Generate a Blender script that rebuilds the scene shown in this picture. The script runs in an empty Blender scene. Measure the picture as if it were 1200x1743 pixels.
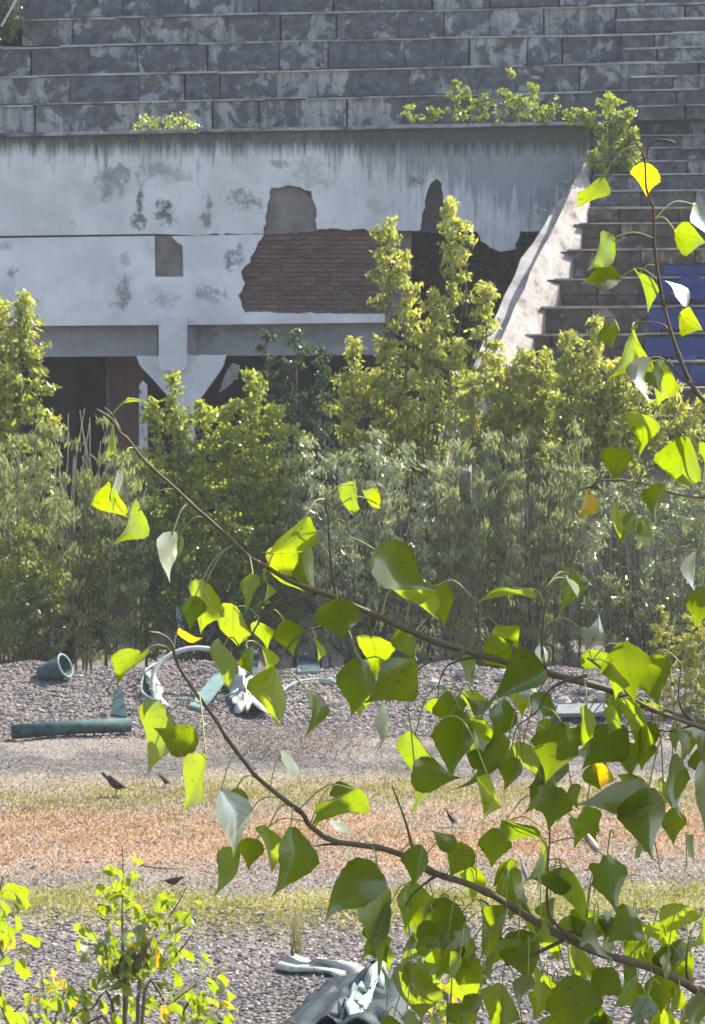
import bpy, math, random
import numpy as np
from mathutils import Vector, noise
from mathutils.geometry import tessellate_polygon

# ------------------------------------------------------------------ camera, light
F = 6900.0; CW, CHH = 1200.0, 1743.0; HOR = 560.0; CAMZ = 5.2
TH = math.atan((CHH/2-HOR)/F)
sc = bpy.context.scene
cam = bpy.data.cameras.new('camera'); co = bpy.data.objects.new('camera', cam)
sc.collection.objects.link(co); sc.camera = co
co.location = (0, 0, CAMZ); co.rotation_euler = (math.pi/2-TH, 0, 0)
cam.sensor_fit = 'HORIZONTAL'; cam.sensor_width = 36; cam.lens = 36*F/CW
cam.clip_start = 0.1; cam.clip_end = 2000
cam.dof.use_dof = True; cam.dof.focus_distance = 6.6; cam.dof.aperture_fstop = 90

S = Vector((0.53, 0.36, 0.77)).normalized()
w = bpy.data.worlds.new('World'); sc.world = w; w.use_nodes = True
nt = w.node_tree; bg = nt.nodes['Background']
sky = nt.nodes.new('ShaderNodeTexSky'); sky.sky_type = 'NISHITA'; sky.sun_disc = False
sky.sun_elevation = math.asin(S.z); sky.sun_rotation = math.atan2(S.x, S.y)
sky.dust_density = 2.5; sky.air_density = 0.95
nt.links.new(sky.outputs[0], bg.inputs[0]); bg.inputs[1].default_value = 0.145
sl = bpy.data.lights.new('sun', 'SUN'); so = bpy.data.objects.new('sun', sl)
sc.collection.objects.link(so); sl.energy = 5.0; sl.angle = math.radians(0.53); sl.color = (1.0, 0.94, 0.84)
so.rotation_euler = S.to_track_quat('Z', 'Y').to_euler()
sc.view_settings.view_transform = 'Standard'; sc.view_settings.look = 'None'
sc.view_settings.exposure = 1.15; sc.view_settings.gamma = 1.0
sc.view_settings.use_curve_mapping = False
sc.cycles.max_bounces = 8; sc.cycles.transparent_max_bounces = 8
sc.cycles.use_denoising = True

R = random.Random(7); NR = np.random.default_rng(7)
FW = Vector((0, math.cos(TH), -math.sin(TH))); UP = Vector((0, math.sin(TH), math.cos(TH)))
C0 = Vector((0, 0, CAMZ))
def P(px, py, Y):
    d = FW + Vector(((px-600)/F, 0, 0)) + UP*((CHH/2-py)/F)
    return C0 + d*(Y/d.y)
def pix(p):
    d = p - C0; z = d.dot(FW)
    return 600+F*d.x/z, CHH/2-F*d.dot(UP)/z

# ------------------------------------------------------------------ helpers
WL = {}
def link(o, parent=None, world=Vector((0, 0, 0))):
    sc.collection.objects.link(o); WL[o] = Vector(world)
    if parent is not None:
        o.parent = parent; o.location = Vector(world)-WL[parent]
    else: o.location = world
    return o
def thing(name, label, cat, loc, group=None):
    o = bpy.data.objects.new(name, None); o.empty_display_size = .1
    link(o, None, Vector(loc)); o['label'] = label; o['category'] = cat
    if group: o['group'] = group
    return o
def tag(o, label, cat, group=None, kind=None):
    o['label'] = label; o['category'] = cat
    if group: o['group'] = group
    if kind: o['kind'] = kind
    return o
def mk(name, V, Fc, mats, parent=None, mi=None, smooth=False, uv=None, kind=None, loc=None):
    me = bpy.data.meshes.new(name)
    A = np.array([tuple(v) for v in V], dtype=float) if not isinstance(V, np.ndarray) else V
    if loc is None:
        c = (A.min(0)+A.max(0))/2
        if parent is None: c[2] = A[:, 2].min()
    else: c = np.array(loc)
    A = A-c
    if isinstance(Fc, np.ndarray):
        n, k = Fc.shape
        me.vertices.add(len(A)); me.vertices.foreach_set('co', A.ravel())
        me.loops.add(n*k); me.loops.foreach_set('vertex_index', Fc.ravel().astype(np.int32))
        me.polygons.add(n); me.polygons.foreach_set('loop_start', (np.arange(n)*k).astype(np.int32))
        me.update(calc_edges=True)
    else:
        me.from_pydata(A.tolist(), [], Fc)
    if not isinstance(mats, (list, tuple)): mats = [mats]
    for m in mats: me.materials.append(m)
    if mi is not None: me.polygons.foreach_set('material_index', np.array(mi, dtype=np.int32))
    if smooth: me.polygons.foreach_set('use_smooth', np.ones(len(me.polygons), dtype=bool))
    if uv is not None:
        l = me.uv_layers.new(name='UVMap'); vi = np.zeros(len(me.loops), dtype=np.int32)
        me.loops.foreach_get('vertex_index', vi); l.data.foreach_set('uv', np.array(uv)[vi].ravel())
    me.update()
    o = bpy.data.objects.new(name, me); link(o, parent, Vector(c))
    if kind: o['kind'] = kind
    return o
BF = [(0, 1, 2, 3), (7, 6, 5, 4), (0, 4, 5, 1), (1, 5, 6, 2), (2, 6, 7, 3), (3, 7, 4, 0)]
def pbox_v(x0, x1, yt0, yt1, yb0, yb1, Y0, Y1, jit=0):
    f = [P(x0, yt0, Y0), P(x0, yb0, Y0), P(x1, yb1, Y0), P(x1, yt1, Y0)]
    if jit: f = [p+Vector((R.uniform(-jit, jit), R.uniform(-jit, jit)*.6, R.uniform(-jit, jit))) for p in f]
    b = [Vector((p.x, Y1, p.z)) for p in f]
    return f+b
def pbox(name, x0, x1, yt, yb, Y0, Y1, mat, parent, jit=0, **k):
    yt0, yt1 = yt if isinstance(yt, tuple) else (yt, yt); yb0, yb1 = yb if isinstance(yb, tuple) else (yb, yb)
    return mk(name, pbox_v(x0, x1, yt0, yt1, yb0, yb1, Y0, Y1, jit), BF, mat, parent, **k)
def rough(pts, amp=3.0, step=9.0):
    out = []
    for i in range(len(pts)):
        a = pts[i]; b = pts[(i+1) % len(pts)]
        n = max(1, int(math.hypot(b[0]-a[0], b[1]-a[1])/step)) if (len(a) < 3 or a[2]) else 1
        for k in range(n):
            t = k/n; j = amp if k else amp*.3
            if n == 1: j = 0
            out.append((a[0]+(b[0]-a[0])*t+R.uniform(-j, j), a[1]+(b[1]-a[1])*t+R.uniform(-j, j)*.8))
    return out
def ppoly(name, pts, Y0, Y1, mat, parent, holes=(), **k):
    loops = [pts]+list(holes); V = []; rings = []
    for l in loops:
        s = len(V); V += [P(x, y, Y0) for x, y in l]; rings.append((s, len(l)))
    n = len(V); tri = tessellate_polygon([[Vector((x, y, 0)) for x, y in l] for l in loops])
    V += [Vector((p.x, Y1, p.z)) for p in V]
    Fc = [tuple(t) for t in tri]+[tuple(i+n for i in reversed(t)) for t in tri]
    for s, m in rings:
        for i in range(m): a, b = s+i, s+(i+1) % m; Fc.append((a, b, b+n, a+n))
    return mk(name, V, Fc, mat, parent, **k)
def tube_vf(pts, rad, n=6, base=0):
    V = []; Fc = []
    pts = [Vector(p) for p in pts]
    for i, p in enumerate(pts):
        d = (pts[min(i+1, len(pts)-1)]-pts[max(i-1, 0)]).normalized()
        a = d.cross(Vector((0.13, 1, .21))).normalized(); b = d.cross(a)
        r = rad[i] if isinstance(rad, (list, tuple)) else rad
        for k in range(n):
            t = 2*math.pi*k/n; V.append(p+a*math.cos(t)*r+b*math.sin(t)*r)
    for i in range(len(pts)-1):
        for k in range(n):
            q = base+i*n; Fc.append((q+k, q+(k+1) % n, q+n+(k+1) % n, q+n+k))
    Fc.append(tuple(base+k for k in range(n))[::-1]); q = base+(len(pts)-1)*n
    Fc.append(tuple(q+k for k in range(n)))
    return V, Fc
def tube(name, pts, rad, mat, parent=None, n=6, **k):
    V, Fc = tube_vf(pts, rad, n); return mk(name, V, Fc, mat, parent, smooth=True, **k)
def smoothpath(pts, k=4):
    pts = [Vector(p) for p in pts]; out = []
    for i in range(len(pts)-1):
        p0 = pts[max(i-1, 0)]; p1 = pts[i]; p2 = pts[i+1]; p3 = pts[min(i+2, len(pts)-1)]
        for j in range(k):
            t = j/k
            out.append(.5*((2*p1)+(p2-p0)*t+(2*p0-5*p1+4*p2-p3)*t*t+(3*p1-p0-3*p2+p3)*t**3))
    out.append(pts[-1]); return out

# ------------------------------------------------------------------ materials
class NM:
    def __init__(s, name, rough=.9):
        s.m = bpy.data.materials.new(name); s.m.use_nodes = True; s.t = s.m.node_tree
        s.b = s.t.nodes['Principled BSDF']; s.b.inputs['Roughness'].default_value = rough
        s.out = s.t.nodes['Material Output']
        s.b.inputs['Specular IOR Level'].default_value = .3
    def n(s, ty, **k):
        x = s.t.nodes.new(ty)
        for a, v in k.items(): setattr(x, a, v)
        return x
    def lk(s, a, b): s.t.links.new(a, b)
    def pos(s, sx=1, sy=1, sz=1, off=(0, 0, 0)):
        g = s.n('ShaderNodeNewGeometry'); m = s.n('ShaderNodeMapping')
        m.inputs['Scale'].default_value = (sx, sy, sz); m.inputs['Location'].default_value = off
        s.lk(g.outputs['Position'], m.inputs[0]); return m.outputs[0]
    def noise(s, scale, detail=6, rgh=.6, vec=None, dist=0):
        x = s.n('ShaderNodeTexNoise'); x.inputs['Scale'].default_value = scale
        x.inputs['Detail'].default_value = detail; x.inputs['Roughness'].default_value = rgh
        x.inputs['Distortion'].default_value = dist
        s.lk(vec if vec is not None else s.pos(), x.inputs['Vector']); return x.outputs['Fac']
    def ramp(s, f, *stops):
        r = s.n('ShaderNodeValToRGB'); e = r.color_ramp.elements
        while len(e) > 1: e.remove(e[-1])
        e[0].position = stops[0][0]; e[0].color = C4(stops[0][1])
        for p, c in stops[1:]:
            q = e.new(p); q.color = C4(c)
        s.lk(f, r.inputs[0]); return r.outputs[0]
    def mix(s, f, a, b, mode='MIX'):
        x = s.n('ShaderNodeMix', data_type='RGBA', blend_type=mode)
        for v, i in ((f, x.inputs[0]), (a, x.inputs[6]), (b, x.inputs[7])):
            if isinstance(v, (int, float)): i.default_value = v
            elif isinstance(v, tuple): i.default_value = C4(v)
            else: s.lk(v, i)
        return x.outputs[2]
    def math(s, op, a, b=None, clamp=False):
        x = s.n('ShaderNodeMath', operation=op, use_clamp=clamp)
        for v, i in ((a, x.inputs[0]), (b, x.inputs[1])):
            if v is None: continue
            if isinstance(v, (int, float)): i.default_value = v
            else: s.lk(v, i)
        return x.outputs[0]
    def step(s, f, a, b):
        x = s.n('ShaderNodeMapRange', clamp=True); x.inputs['From Min'].default_value = a
        x.inputs['From Max'].default_value = b; s.lk(f, x.inputs[0]); return x.outputs[0]
    def sep(s):
        g = s.n('ShaderNodeNewGeometry'); q = s.n('ShaderNodeSeparateXYZ')
        s.lk(g.outputs['Position'], q.inputs[0]); return q.outputs
    def rnd(s): return s.n('ShaderNodeObjectInfo').outputs['Random']
    def bump(s, f, dist=.02, st=.6):
        x = s.n('ShaderNodeBump'); x.inputs['Distance'].default_value = dist
        x.inputs['Strength'].default_value = st; s.lk(f, x.inputs['Height'])
        s.lk(x.outputs[0], s.b.inputs['Normal'])
    def col(s, c):
        if isinstance(c, tuple): s.b.inputs['Base Color'].default_value = C4(c)
        else: s.lk(c, s.b.inputs['Base Color'])
        return s
def C4(c):
    if isinstance(c, (int, float)): c = (c, c, c)
    return (c[0], c[1], c[2], 1)
def simple(name, c, rough=.8, var=.3, scale=6, bump=.01):
    m = NM(name, rough); f = m.noise(scale)
    m.col(m.ramp(f, (.3, tuple(x*(1-var) for x in c)), (.7, tuple(min(1, x*(1+var)) for x in c))))
    if bump: m.bump(m.noise(scale*5), bump)
    return m.m

def stone_mat(name, dark, pale, warm, amt=.5):
    m = NM(name, .92)
    f1 = m.noise(2.6, 6, .66, dist=.5); r = m.rnd()
    f = m.math('ADD', f1, m.math('MULTIPLY', m.math('SUBTRACT', r, .5), .20))
    patch = m.step(f, amt+.04, amt+.11)
    drip = m.noise(1.0, 5, .65, vec=m.pos(7, 7, .9))
    base = m.mix(m.step(m.noise(5, 8, .7), .35, .7), tuple(x*.8 for x in dark), tuple(x*2.6 for x in dark))
    base = m.mix(m.math('MULTIPLY', m.step(r, .3, 1.0), .35), base, warm)
    c = m.mix(m.math('MULTIPLY', patch, m.step(drip, .33, .55)), base, m.mix(m.noise(9, 6, .7), tuple(x*.55 for x in pale), pale))
    m.col(c); m.bump(m.noise(14, 8, .7), .03, .8); return m.m
M = {}
M['block'] = stone_mat('weathered_stone', (.060, .067, .070), (.42, .43, .415), (.11, .108, .10), .475)
M['block_warm'] = stone_mat('brown_stone', (.055, .045, .038), (.34, .30, .25), (.13, .10, .075), .52)
def ledge_mat():  # worn cement lips, paled further to paint in the sun-caught edge
    m = NM('worn_sunlit_ledge', .85)
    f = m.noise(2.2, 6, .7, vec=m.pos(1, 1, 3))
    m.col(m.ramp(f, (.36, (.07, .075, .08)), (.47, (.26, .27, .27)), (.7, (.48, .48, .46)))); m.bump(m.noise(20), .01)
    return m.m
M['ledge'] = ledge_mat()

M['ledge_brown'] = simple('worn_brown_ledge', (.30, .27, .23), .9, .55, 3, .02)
BLOT = []   # plaster blotches in pixels: x, y, rx, ry, strength
for b in [(200, 300, 42, 20, .7), (185, 315, 16, 26, .6), (270, 290, 40, 12, .5), (300, 300, 30, 12, .45), (238, 345, 6, 22, 1), (236, 378, 12, 14, .9),
          (280, 365, 18, 20, 1), (352, 358, 10, 30, .8), (706, 308, 14, 12, 1), (415, 340, 30, 16, .7), (436, 344, 14, 10, .8), (205, 318, 10, 30, .5), (360, 500, 24, 14, .6),
          (212, 500, 14, 26, .7), (195, 517, 10, 8, .7), (392, 445, 9, 22, .8), (408, 437, 9, 18, .7), (22, 465, 8, 12, .7), (480, 280, 16, 7, .6),
          (215, 440, 10, 12, .4), (285, 512, 24, 12, .4), (530, 300, 34, 30, .35), (125, 385, 6, 10, .6), (480, 430, 10, 10, .3), (820, 300, 30, 50, .25), (700, 280, 12, 40, .35), (790, 260, 8, 16, .5), (10, 420, 14, 8, .4), (650, 350, 25, 16, .3), (960, 300, 26, 60, .8), (930, 350, 30, 30, .6)]:
    BLOT.append(b)
def plaster(name, base=(.79, .785, .755), blots=BLOT, top=True):
    m = NM(name, .9)
    n1 = m.noise(.9, 6, .6); n2 = m.noise(4, 8, .65)
    c = m.mix(m.step(n1, .38, .68), base, tuple(x*.70 for x in base))
    c = m.mix(m.math('MULTIPLY', m.step(n2, .55, .75), .35), c, tuple(x*.5 for x in base))
    sp = m.sep(); wob = m.noise(3.2, 6, .75); wob2 = m.noise(9, 5, .7)
    z = sp[2]; x = sp[0]
    acc = None
    for bx, by, rx, ry, st in blots:
        c0 = P(bx, by, 70); sx, sz = rx/98.6, ry/98.6
        dx = m.math('DIVIDE', m.math('SUBTRACT', x, c0.x), sx); dz = m.math('DIVIDE', m.math('SUBTRACT', z, c0.z), sz)
        d = m.math('ADD', m.math('MULTIPLY', dx, dx), m.math('MULTIPLY', dz, dz))
        d = m.math('ADD', d, m.math('MULTIPLY', m.math('SUBTRACT', wob, .5), 6.5))
        d = m.math('ADD', d, m.math('MULTIPLY', m.math('SUBTRACT', wob2, .5), 6.5))
        v = m.math('MULTIPLY', m.math('SUBTRACT', 1, m.step(d, .1, 1.3)), st)
        acc = v if acc is None else m.math('MAXIMUM', acc, v)
    if acc is not None: c = m.mix(acc, c, (.17, .18, .18))
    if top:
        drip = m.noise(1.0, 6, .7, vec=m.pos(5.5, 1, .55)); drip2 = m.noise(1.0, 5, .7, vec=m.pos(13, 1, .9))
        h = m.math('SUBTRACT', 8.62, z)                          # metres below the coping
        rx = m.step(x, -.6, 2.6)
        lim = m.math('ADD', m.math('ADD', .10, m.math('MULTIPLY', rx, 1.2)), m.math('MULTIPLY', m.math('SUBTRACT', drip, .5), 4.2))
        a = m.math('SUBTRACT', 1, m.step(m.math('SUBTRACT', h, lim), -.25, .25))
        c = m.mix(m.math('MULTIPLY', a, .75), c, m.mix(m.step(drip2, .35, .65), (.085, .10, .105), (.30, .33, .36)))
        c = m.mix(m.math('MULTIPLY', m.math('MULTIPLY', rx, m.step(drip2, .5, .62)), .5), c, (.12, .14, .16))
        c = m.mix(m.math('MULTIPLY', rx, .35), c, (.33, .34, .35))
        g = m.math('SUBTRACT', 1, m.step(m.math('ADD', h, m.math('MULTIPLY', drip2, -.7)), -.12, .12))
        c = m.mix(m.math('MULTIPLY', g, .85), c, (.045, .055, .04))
    m.col(c); m.bump(n2, .03, .5); return m.m
M['plaster'] = plaster('stained_plaster', (.80, .79, .755))
M['plaster_low'] = plaster('pale_plaster', (.81, .805, .775), [b for b in BLOT if b[1] > 395], top=False)
M['beam'] = plaster('grey_beam_plaster', (.36, .365, .37), [(480, 570, 60, 14, .6), (350, 565, 20, 16, .8), (420, 560, 30, 10, .6), (560, 575, 40, 16, .5)], top=False)
M['under'] = simple('bare_render', (.20, .18, .155), .95, .35, 3)
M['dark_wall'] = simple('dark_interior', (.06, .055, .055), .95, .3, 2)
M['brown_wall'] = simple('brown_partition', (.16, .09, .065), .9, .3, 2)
def brick_mat():
    m = NM('old_brick', .95); r = m.rnd()
    c = m.mix(r, (.115, .060, .048), (.20, .115, .090)); c = m.mix(m.math('MULTIPLY', m.step(m.noise(2.5, 6), .45, .65), .55), c, (.10, .085, .075))
    m.col(c); m.bump(m.noise(30), .01); return m.m
M['brick'] = brick_mat(); M['mortar'] = simple('mortar', (.15, .125, .11), .95, .3, 8)
def parapet_mat():
    m = NM('pale_sloping_coping', .9); f = m.noise(2.4, 7, .65, vec=m.pos(2.5, .7, 1))
    m.col(m.ramp(f, (.33, (.13, .11, .095)), (.45, (.27, .245, .22)), (.7, (.38, .355, .325)))); m.bump(m.noise(9, 8), .04); return m.m
M['parapet'] = parapet_mat()
M['parapet_side'] = simple('grey_parapet_side', (.30, .285, .27), .95, .45, 2.5, .03)
M['blue'] = simple('blue_paint', (.020, .045, .16), .5, .4, 2)
M['blue_seat'] = simple('blue_plastic', (.018, .045, .19), .35, .25, 3, 0)
M['white_post'] = plaster('peeling_white_paint', (.72, .70, .66), [(240, 668, 5, 5, 1), (246, 695, 5, 6, 1), (241, 706, 4, 5, 1), (247, 716, 6, 5, 1), (244, 735, 4, 7, .8)], top=False)

def leaf_mat(name, dif, tra, gloss=.06, mixf=.5, rough=.35, var=.25, vein=False, dif2=None, tra2=None, scale=2.5):
    m = NM(name); t = m.t; t.nodes.remove(m.b)
    f = m.step(m.noise(scale, 4, .6), .35, .65)
    if vein: f = m.math('ADD', m.math('MULTIPLY', f, .3), m.math('MULTIPLY', m.rnd(), .7))
    d2 = dif2 or tuple(x*(1-var) for x in dif); t2 = tra2 or tuple(x*(1-var) for x in tra)
    cd = m.mix(f, dif, d2); ct = m.mix(f, tra, t2)
    if vein:
        uv = m.n('ShaderNodeUVMap'); s = m.n('ShaderNodeSeparateXYZ'); m.lk(uv.outputs[0], s.inputs[0])
        u = m.math('ABSOLUTE', m.math('SUBTRACT', s.outputs[0], .5)); v = s.outputs[1]
        mid = m.math('SUBTRACT', 1, m.step(u, .012, .036))
        w_ = m.math('FRACT', m.math('MULTIPLY', m.math('SUBTRACT', v, m.math('MULTIPLY', u, .75)), 7.0))
        sv = m.math('SUBTRACT', 1, m.step(m.math('ABSOLUTE', m.math('SUBTRACT', w_, .5)), .04, .17))
        k = m.math('MAXIMUM', mid, m.math('MULTIPLY', sv, .5))
        ct = m.mix(m.math('MULTIPLY', k, .75), ct, tuple(x*.55 for x in tra))
        cd = m.mix(m.math('MULTIPLY', k, .7), cd, (.16, .20, .09))
        sp = m.step(m.noise(90, 4, .7), .62, .66); ed = m.math('MULTIPLY', m.step(m.math('ADD', u, m.math('MULTIPLY', m.noise(40, 3), .3)), .50, .62), .35)
        sp = m.math('MAXIMUM', m.math('MULTIPLY', sp, .7), ed)
        ct = m.mix(sp, ct, (.16, .10, .01)); cd = m.mix(sp, cd, (.10, .06, .03))
    a = m.n('ShaderNodeBsdfDiffuse'); b = m.n('ShaderNodeBsdfTranslucent'); g = m.n('ShaderNodeBsdfGlossy')
    m.lk(cd, a.inputs[0]); m.lk(ct, b.inputs[0]); g.inputs['Roughness'].default_value = rough
    g.inputs[0].default_value = (.8, .85, .8, 1)
    x = m.n('ShaderNodeMixShader'); x.inputs[0].default_value = mixf; m.lk(a.outputs[0], x.inputs[1]); m.lk(b.outputs[0], x.inputs[2])
    y = m.n('ShaderNodeMixShader'); fr = m.n('ShaderNodeFresnel'); fr.inputs[0].default_value = 1.4
    m.lk(m.math('ADD', m.math('MULTIPLY', fr.outputs[0], gloss*2.2), gloss*.12), y.inputs[0]); m.lk(x.outputs[0], y.inputs[1]); m.lk(g.outputs[0], y.inputs[2])
    m.lk(y.outputs[0], m.out.inputs[0]); return m.m
M['leaf'] = leaf_mat('poplar_leaf', (.018, .036, .013), (.52, .64, .003), .07, .53, .38, vein=True, tra2=(.32, .48, .005))
M['leaf_yellow'] = leaf_mat('yellowing_leaf', (.42, .30, .02), (.95, .62, .01), .05, .6, .4, vein=True)
M['leaf_sheen'] = leaf_mat('poplar_leaf_sheen', (.42, .47, .36), (.30, .36, .12), .35, .3, .45, vein=True)  # pale colour paints in the silvery reflection on front-lit leaves
M['f_young'] = leaf_mat('young_box_elder_leaf', (.40, .40, .12), (.80, .78, .13), .05, .5, .4, dif2=(.22, .26, .06), tra2=(.55, .60, .07))
M['f_green'] = leaf_mat('green_shrub_leaf', (.11, .17, .045), (.30, .42, .05), .05, .5, .4)
M['f_poplar'] = leaf_mat('small_poplar_leaf', (.30, .34, .07), (.72, .76, .07), .10, .5, .3, dif2=(.14, .18, .04), tra2=(.42, .52, .04))
M['f_willow'] = leaf_mat('willow_leaf', (.40, .44, .29), (.50, .56, .24), .2, .42, .4, dif2=(.16, .20, .10), tra2=(.26, .34, .09))
M['f_broom'] = leaf_mat('broom_stem_green', (.31, .34, .14), (.50, .56, .13), .04, .4, .5)
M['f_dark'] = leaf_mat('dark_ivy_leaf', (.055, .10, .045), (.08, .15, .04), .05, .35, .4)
M['f_gold'] = leaf_mat('golden_seed_spike', (.55, .54, .07), (.62, .60, .05), .1, .4, .5)
def bark_mat(name, c1, c2, sc_=30):
    m = NM(name, .75); f = m.noise(sc_, 5, .6); m.col(m.mix(f, c1, c2)); m.bump(f, .002); return m.m
M['bark'] = bark_mat('poplar_twig_bark', (.10, .075, .05), (.26, .21, .15))
M['petiole'] = bark_mat('leaf_stalk', (.30, .34, .10), (.50, .48, .22))
M['stem'] = bark_mat('shrub_stem', (.10, .09, .06), (.22, .19, .13), 6)

# ------------------------------------------------------------------ ground
def sm(a, b, x): t = np.clip((x-a)/(b-a), 0, 1); return t*t*(3-2*t)
def gz(x, Y):
    x = np.asarray(x, float); Y = np.asarray(Y, float)
    wob = .5*np.sin(x*1.3+.4)+.3*np.sin(x*2.9+1.7)
    z = .50*np.exp(-((Y-56.2-wob*.4)/1.9)**2)*(1+.10*np.sin(x*2.1)+.07*np.sin(x*5.3+Y))
    z += .10*np.exp(-((Y-52.3-wob*.25)/.55)**2)*sm(-.5, -4.0, x)
    z += .30*np.exp(-((Y-31.2)/1.6)**2-((x-.9)/1.4)**2)
    z += .012*np.sin(x*3.1+Y*1.7)+.010*np.sin(x*6.7-Y*2.9)+.012*np.sin(Y*.9+x)
    return z
def gpt(px, py):
    Y = 50.0
    for _ in range(30):
        p = P(px, py, Y); z = float(gz(p.x, Y)); d = p-C0
        Y2 = (CAMZ-z)/(CAMZ-p.z)*Y; Y = .6*Y+.4*Y2
    return Vector((P(px, py, Y).x, Y, float(gz(P(px, py, Y).x, Y))))
def ground_mat():
    m = NM('gravel_ground', .95); s = m.sep(); Y = s[1]
    wob = m.math('MULTIPLY', m.math('SUBTRACT', m.noise(.55, 5, .6, vec=m.pos(1, .45, 1)), .5), 5.5)
    v = m.math('ADD', Y, wob)
    t = m.step(v, 28, 60)
    def at(y): return (y-28)/32
    grey = (.125, .112, .108); dk = (.062, .058, .056); org = (.32, .185, .095); yel = (.235, .215, .055); tan = (.24, .19, .125); brn = (.20, .15, .12)
    c = m.ramp(t, (at(29), dk), (at(31.5), grey), (at(34.6), grey), (at(35.1), tan), (at(35.6), yel), (at(37.3), yel), (at(38.0), grey), (at(38.9), brn), (at(39.8), org),
               (at(43.0), org), (at(44.2), tan), (at(45.2), yel), (at(46.6), tan), (at(47.4), dk), (at(49.6), dk), (at(50.5), brn), (at(53), grey), (at(57), grey))
    n = m.noise(16, 6, .75); n2 = m.noise(3.2, 5, .7)
    c = m.mix(m.math('MULTIPLY', m.step(n2, .5, .62), .65), c, brn)
    c = m.mix(m.math('MULTIPLY', m.step(m.noise(.8, 4, .6, vec=m.pos(1, .6, 1, (3, 9, 0))), .50, .60), .7), c, (.22, .19, .16))
    vo = m.n('ShaderNodeTexVoronoi'); vo.inputs['Scale'].default_value = 28; m.lk(m.pos(), vo.inputs['Vector'])
    sv = m.n('ShaderNodeSeparateColor'); m.lk(vo.outputs['Color'], sv.inputs[0])
    c = m.mix(m.math('MULTIPLY', m.step(sv.outputs[0], .6, 1), .5), c, (.42, .39, .35))
    c = m.mix(m.math('MULTIPLY', m.step(sv.outputs[1], .6, 1), .6), c, (.07, .06, .055))
    m.col(c); m.bump(vo.outputs['Distance'], .04, 1.0); return m.m
M['ground'] = ground_mat()
gx = np.concatenate([np.linspace(-58, -10, 8)[:-1], np.linspace(-10, 10, 161), np.linspace(10, 58, 8)[1:]])
gy = np.concatenate([np.linspace(-7, 26, 10)[:-1], np.linspace(26, 62, 361), np.linspace(62, 113, 12)[1:]])
XX, YY = np.meshgrid(gx, gy)
fade = ((np.abs(XX) <= 10) & (YY >= 26) & (YY <= 62)).astype(float)
ZZ = gz(XX, YY)*fade
nx = len(gx); ny = len(gy); ii = np.arange(nx*ny).reshape(ny, nx)
Q = np.stack([ii[:-1, :-1], ii[:-1, 1:], ii[1:, 1:], ii[1:, :-1]], -1).reshape(-1, 4)
GXL = 58
g = mk('ground', np.stack([XX, YY, ZZ], -1).reshape(-1, 3), Q, M['ground'], smooth=True, loc=(0, 0, 0))
tag(g, 'rough gravel ground with grey, orange and yellow green bands', 'ground', kind='structure')

# pebbles
def scatter_stones(name, X, Yv, size, mat, label, flat=.6, sink=.3):
    n = len(X); Z = gz(X, Yv)
    base = np.array([(1, 0, 0), (-1, 0, 0), (0, 1, 0), (0, -1, 0), (0, 0, 1), (0, 0, -1)], float)
    fc = np.array([(0, 2, 4), (2, 1, 4), (1, 3, 4), (3, 0, 4), (2, 0, 5), (1, 2, 5), (3, 1, 5), (0, 3, 5)])
    a = NR.uniform(0, 2*np.pi, n); ca, sa = np.cos(a), np.sin(a)
    V = base[None]*(1+NR.uniform(-.35, .35, (n, 6, 1)))+NR.uniform(-.25, .25, (n, 6, 3))
    sx = size*NR.uniform(.6, 1.3, n); sy = size*NR.uniform(.6, 1.1, n); sz = size*NR.uniform(.35, 1, n)*flat
    V = V*np.stack([sx, sy, sz], -1)[:, None, :]
    x = V[..., 0]*ca[:, None]-V[..., 1]*sa[:, None]; y = V[..., 0]*sa[:, None]+V[..., 1]*ca[:, None]
    V = np.stack([x+X[:, None], y+Yv[:, None], V[..., 2]+(Z+sz*(1-sink*2)*.5)[:, None]], -1)
    Fc = (fc[None]+6*np.arange(n)[:, None, None]).reshape(-1, 3)
    mi = np.repeat(NR.integers(0, len(mat), n), 8)
    o = mk(name, V.reshape(-1, 3), Fc, mat, mi=mi, loc=(0, 0, 0)); tag(o, label, 'gravel', kind='stuff'); return o
PB = [simple('pebble_grey', (.17, .155, .15), .9, .3, 3, 0), simple('pebble_pale', (.38, .35, .31), .9, .3, 3, 0),
      simple('pebble_brown', (.13, .10, .095), .9, .3, 3, 0), simple('pebble_dark', (.045, .042, .048), .9, .3, 3, 0)]
def dens_pts(n, y0, y1, xw=1.25):
    Yv = NR.uniform(y0, y1, n); X = NR.uniform(-1, 1, n)*(Yv*.087*xw); return X, Yv
X1, Y1 = dens_pts(30000, 51.3, 58.5)
X2, Y2 = dens_pts(20000, 29, 36.3)
X3, Y3 = dens_pts(14000, 36.5, 51.5)
k3 = NR.uniform(0, 1, len(X3)) < np.where((Y3 > 37.4) & (Y3 < 39.6), 1, .35); X3, Y3 = X3[k3], Y3[k3]
scatter_stones('gravel', np.concatenate([X1, X2, X3]), np.concatenate([Y1, Y2, Y3]),
               np.concatenate([NR.uniform(.012, .042, len(X1)), NR.uniform(.009, .032, len(X2)), NR.uniform(.008, .026, len(X3))]),
               [PB[0], PB[1], PB[2], PB[3], PB[0], PB[2], PB[3], PB[2]], 'loose grey and brown gravel strewn over the open ground')
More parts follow.
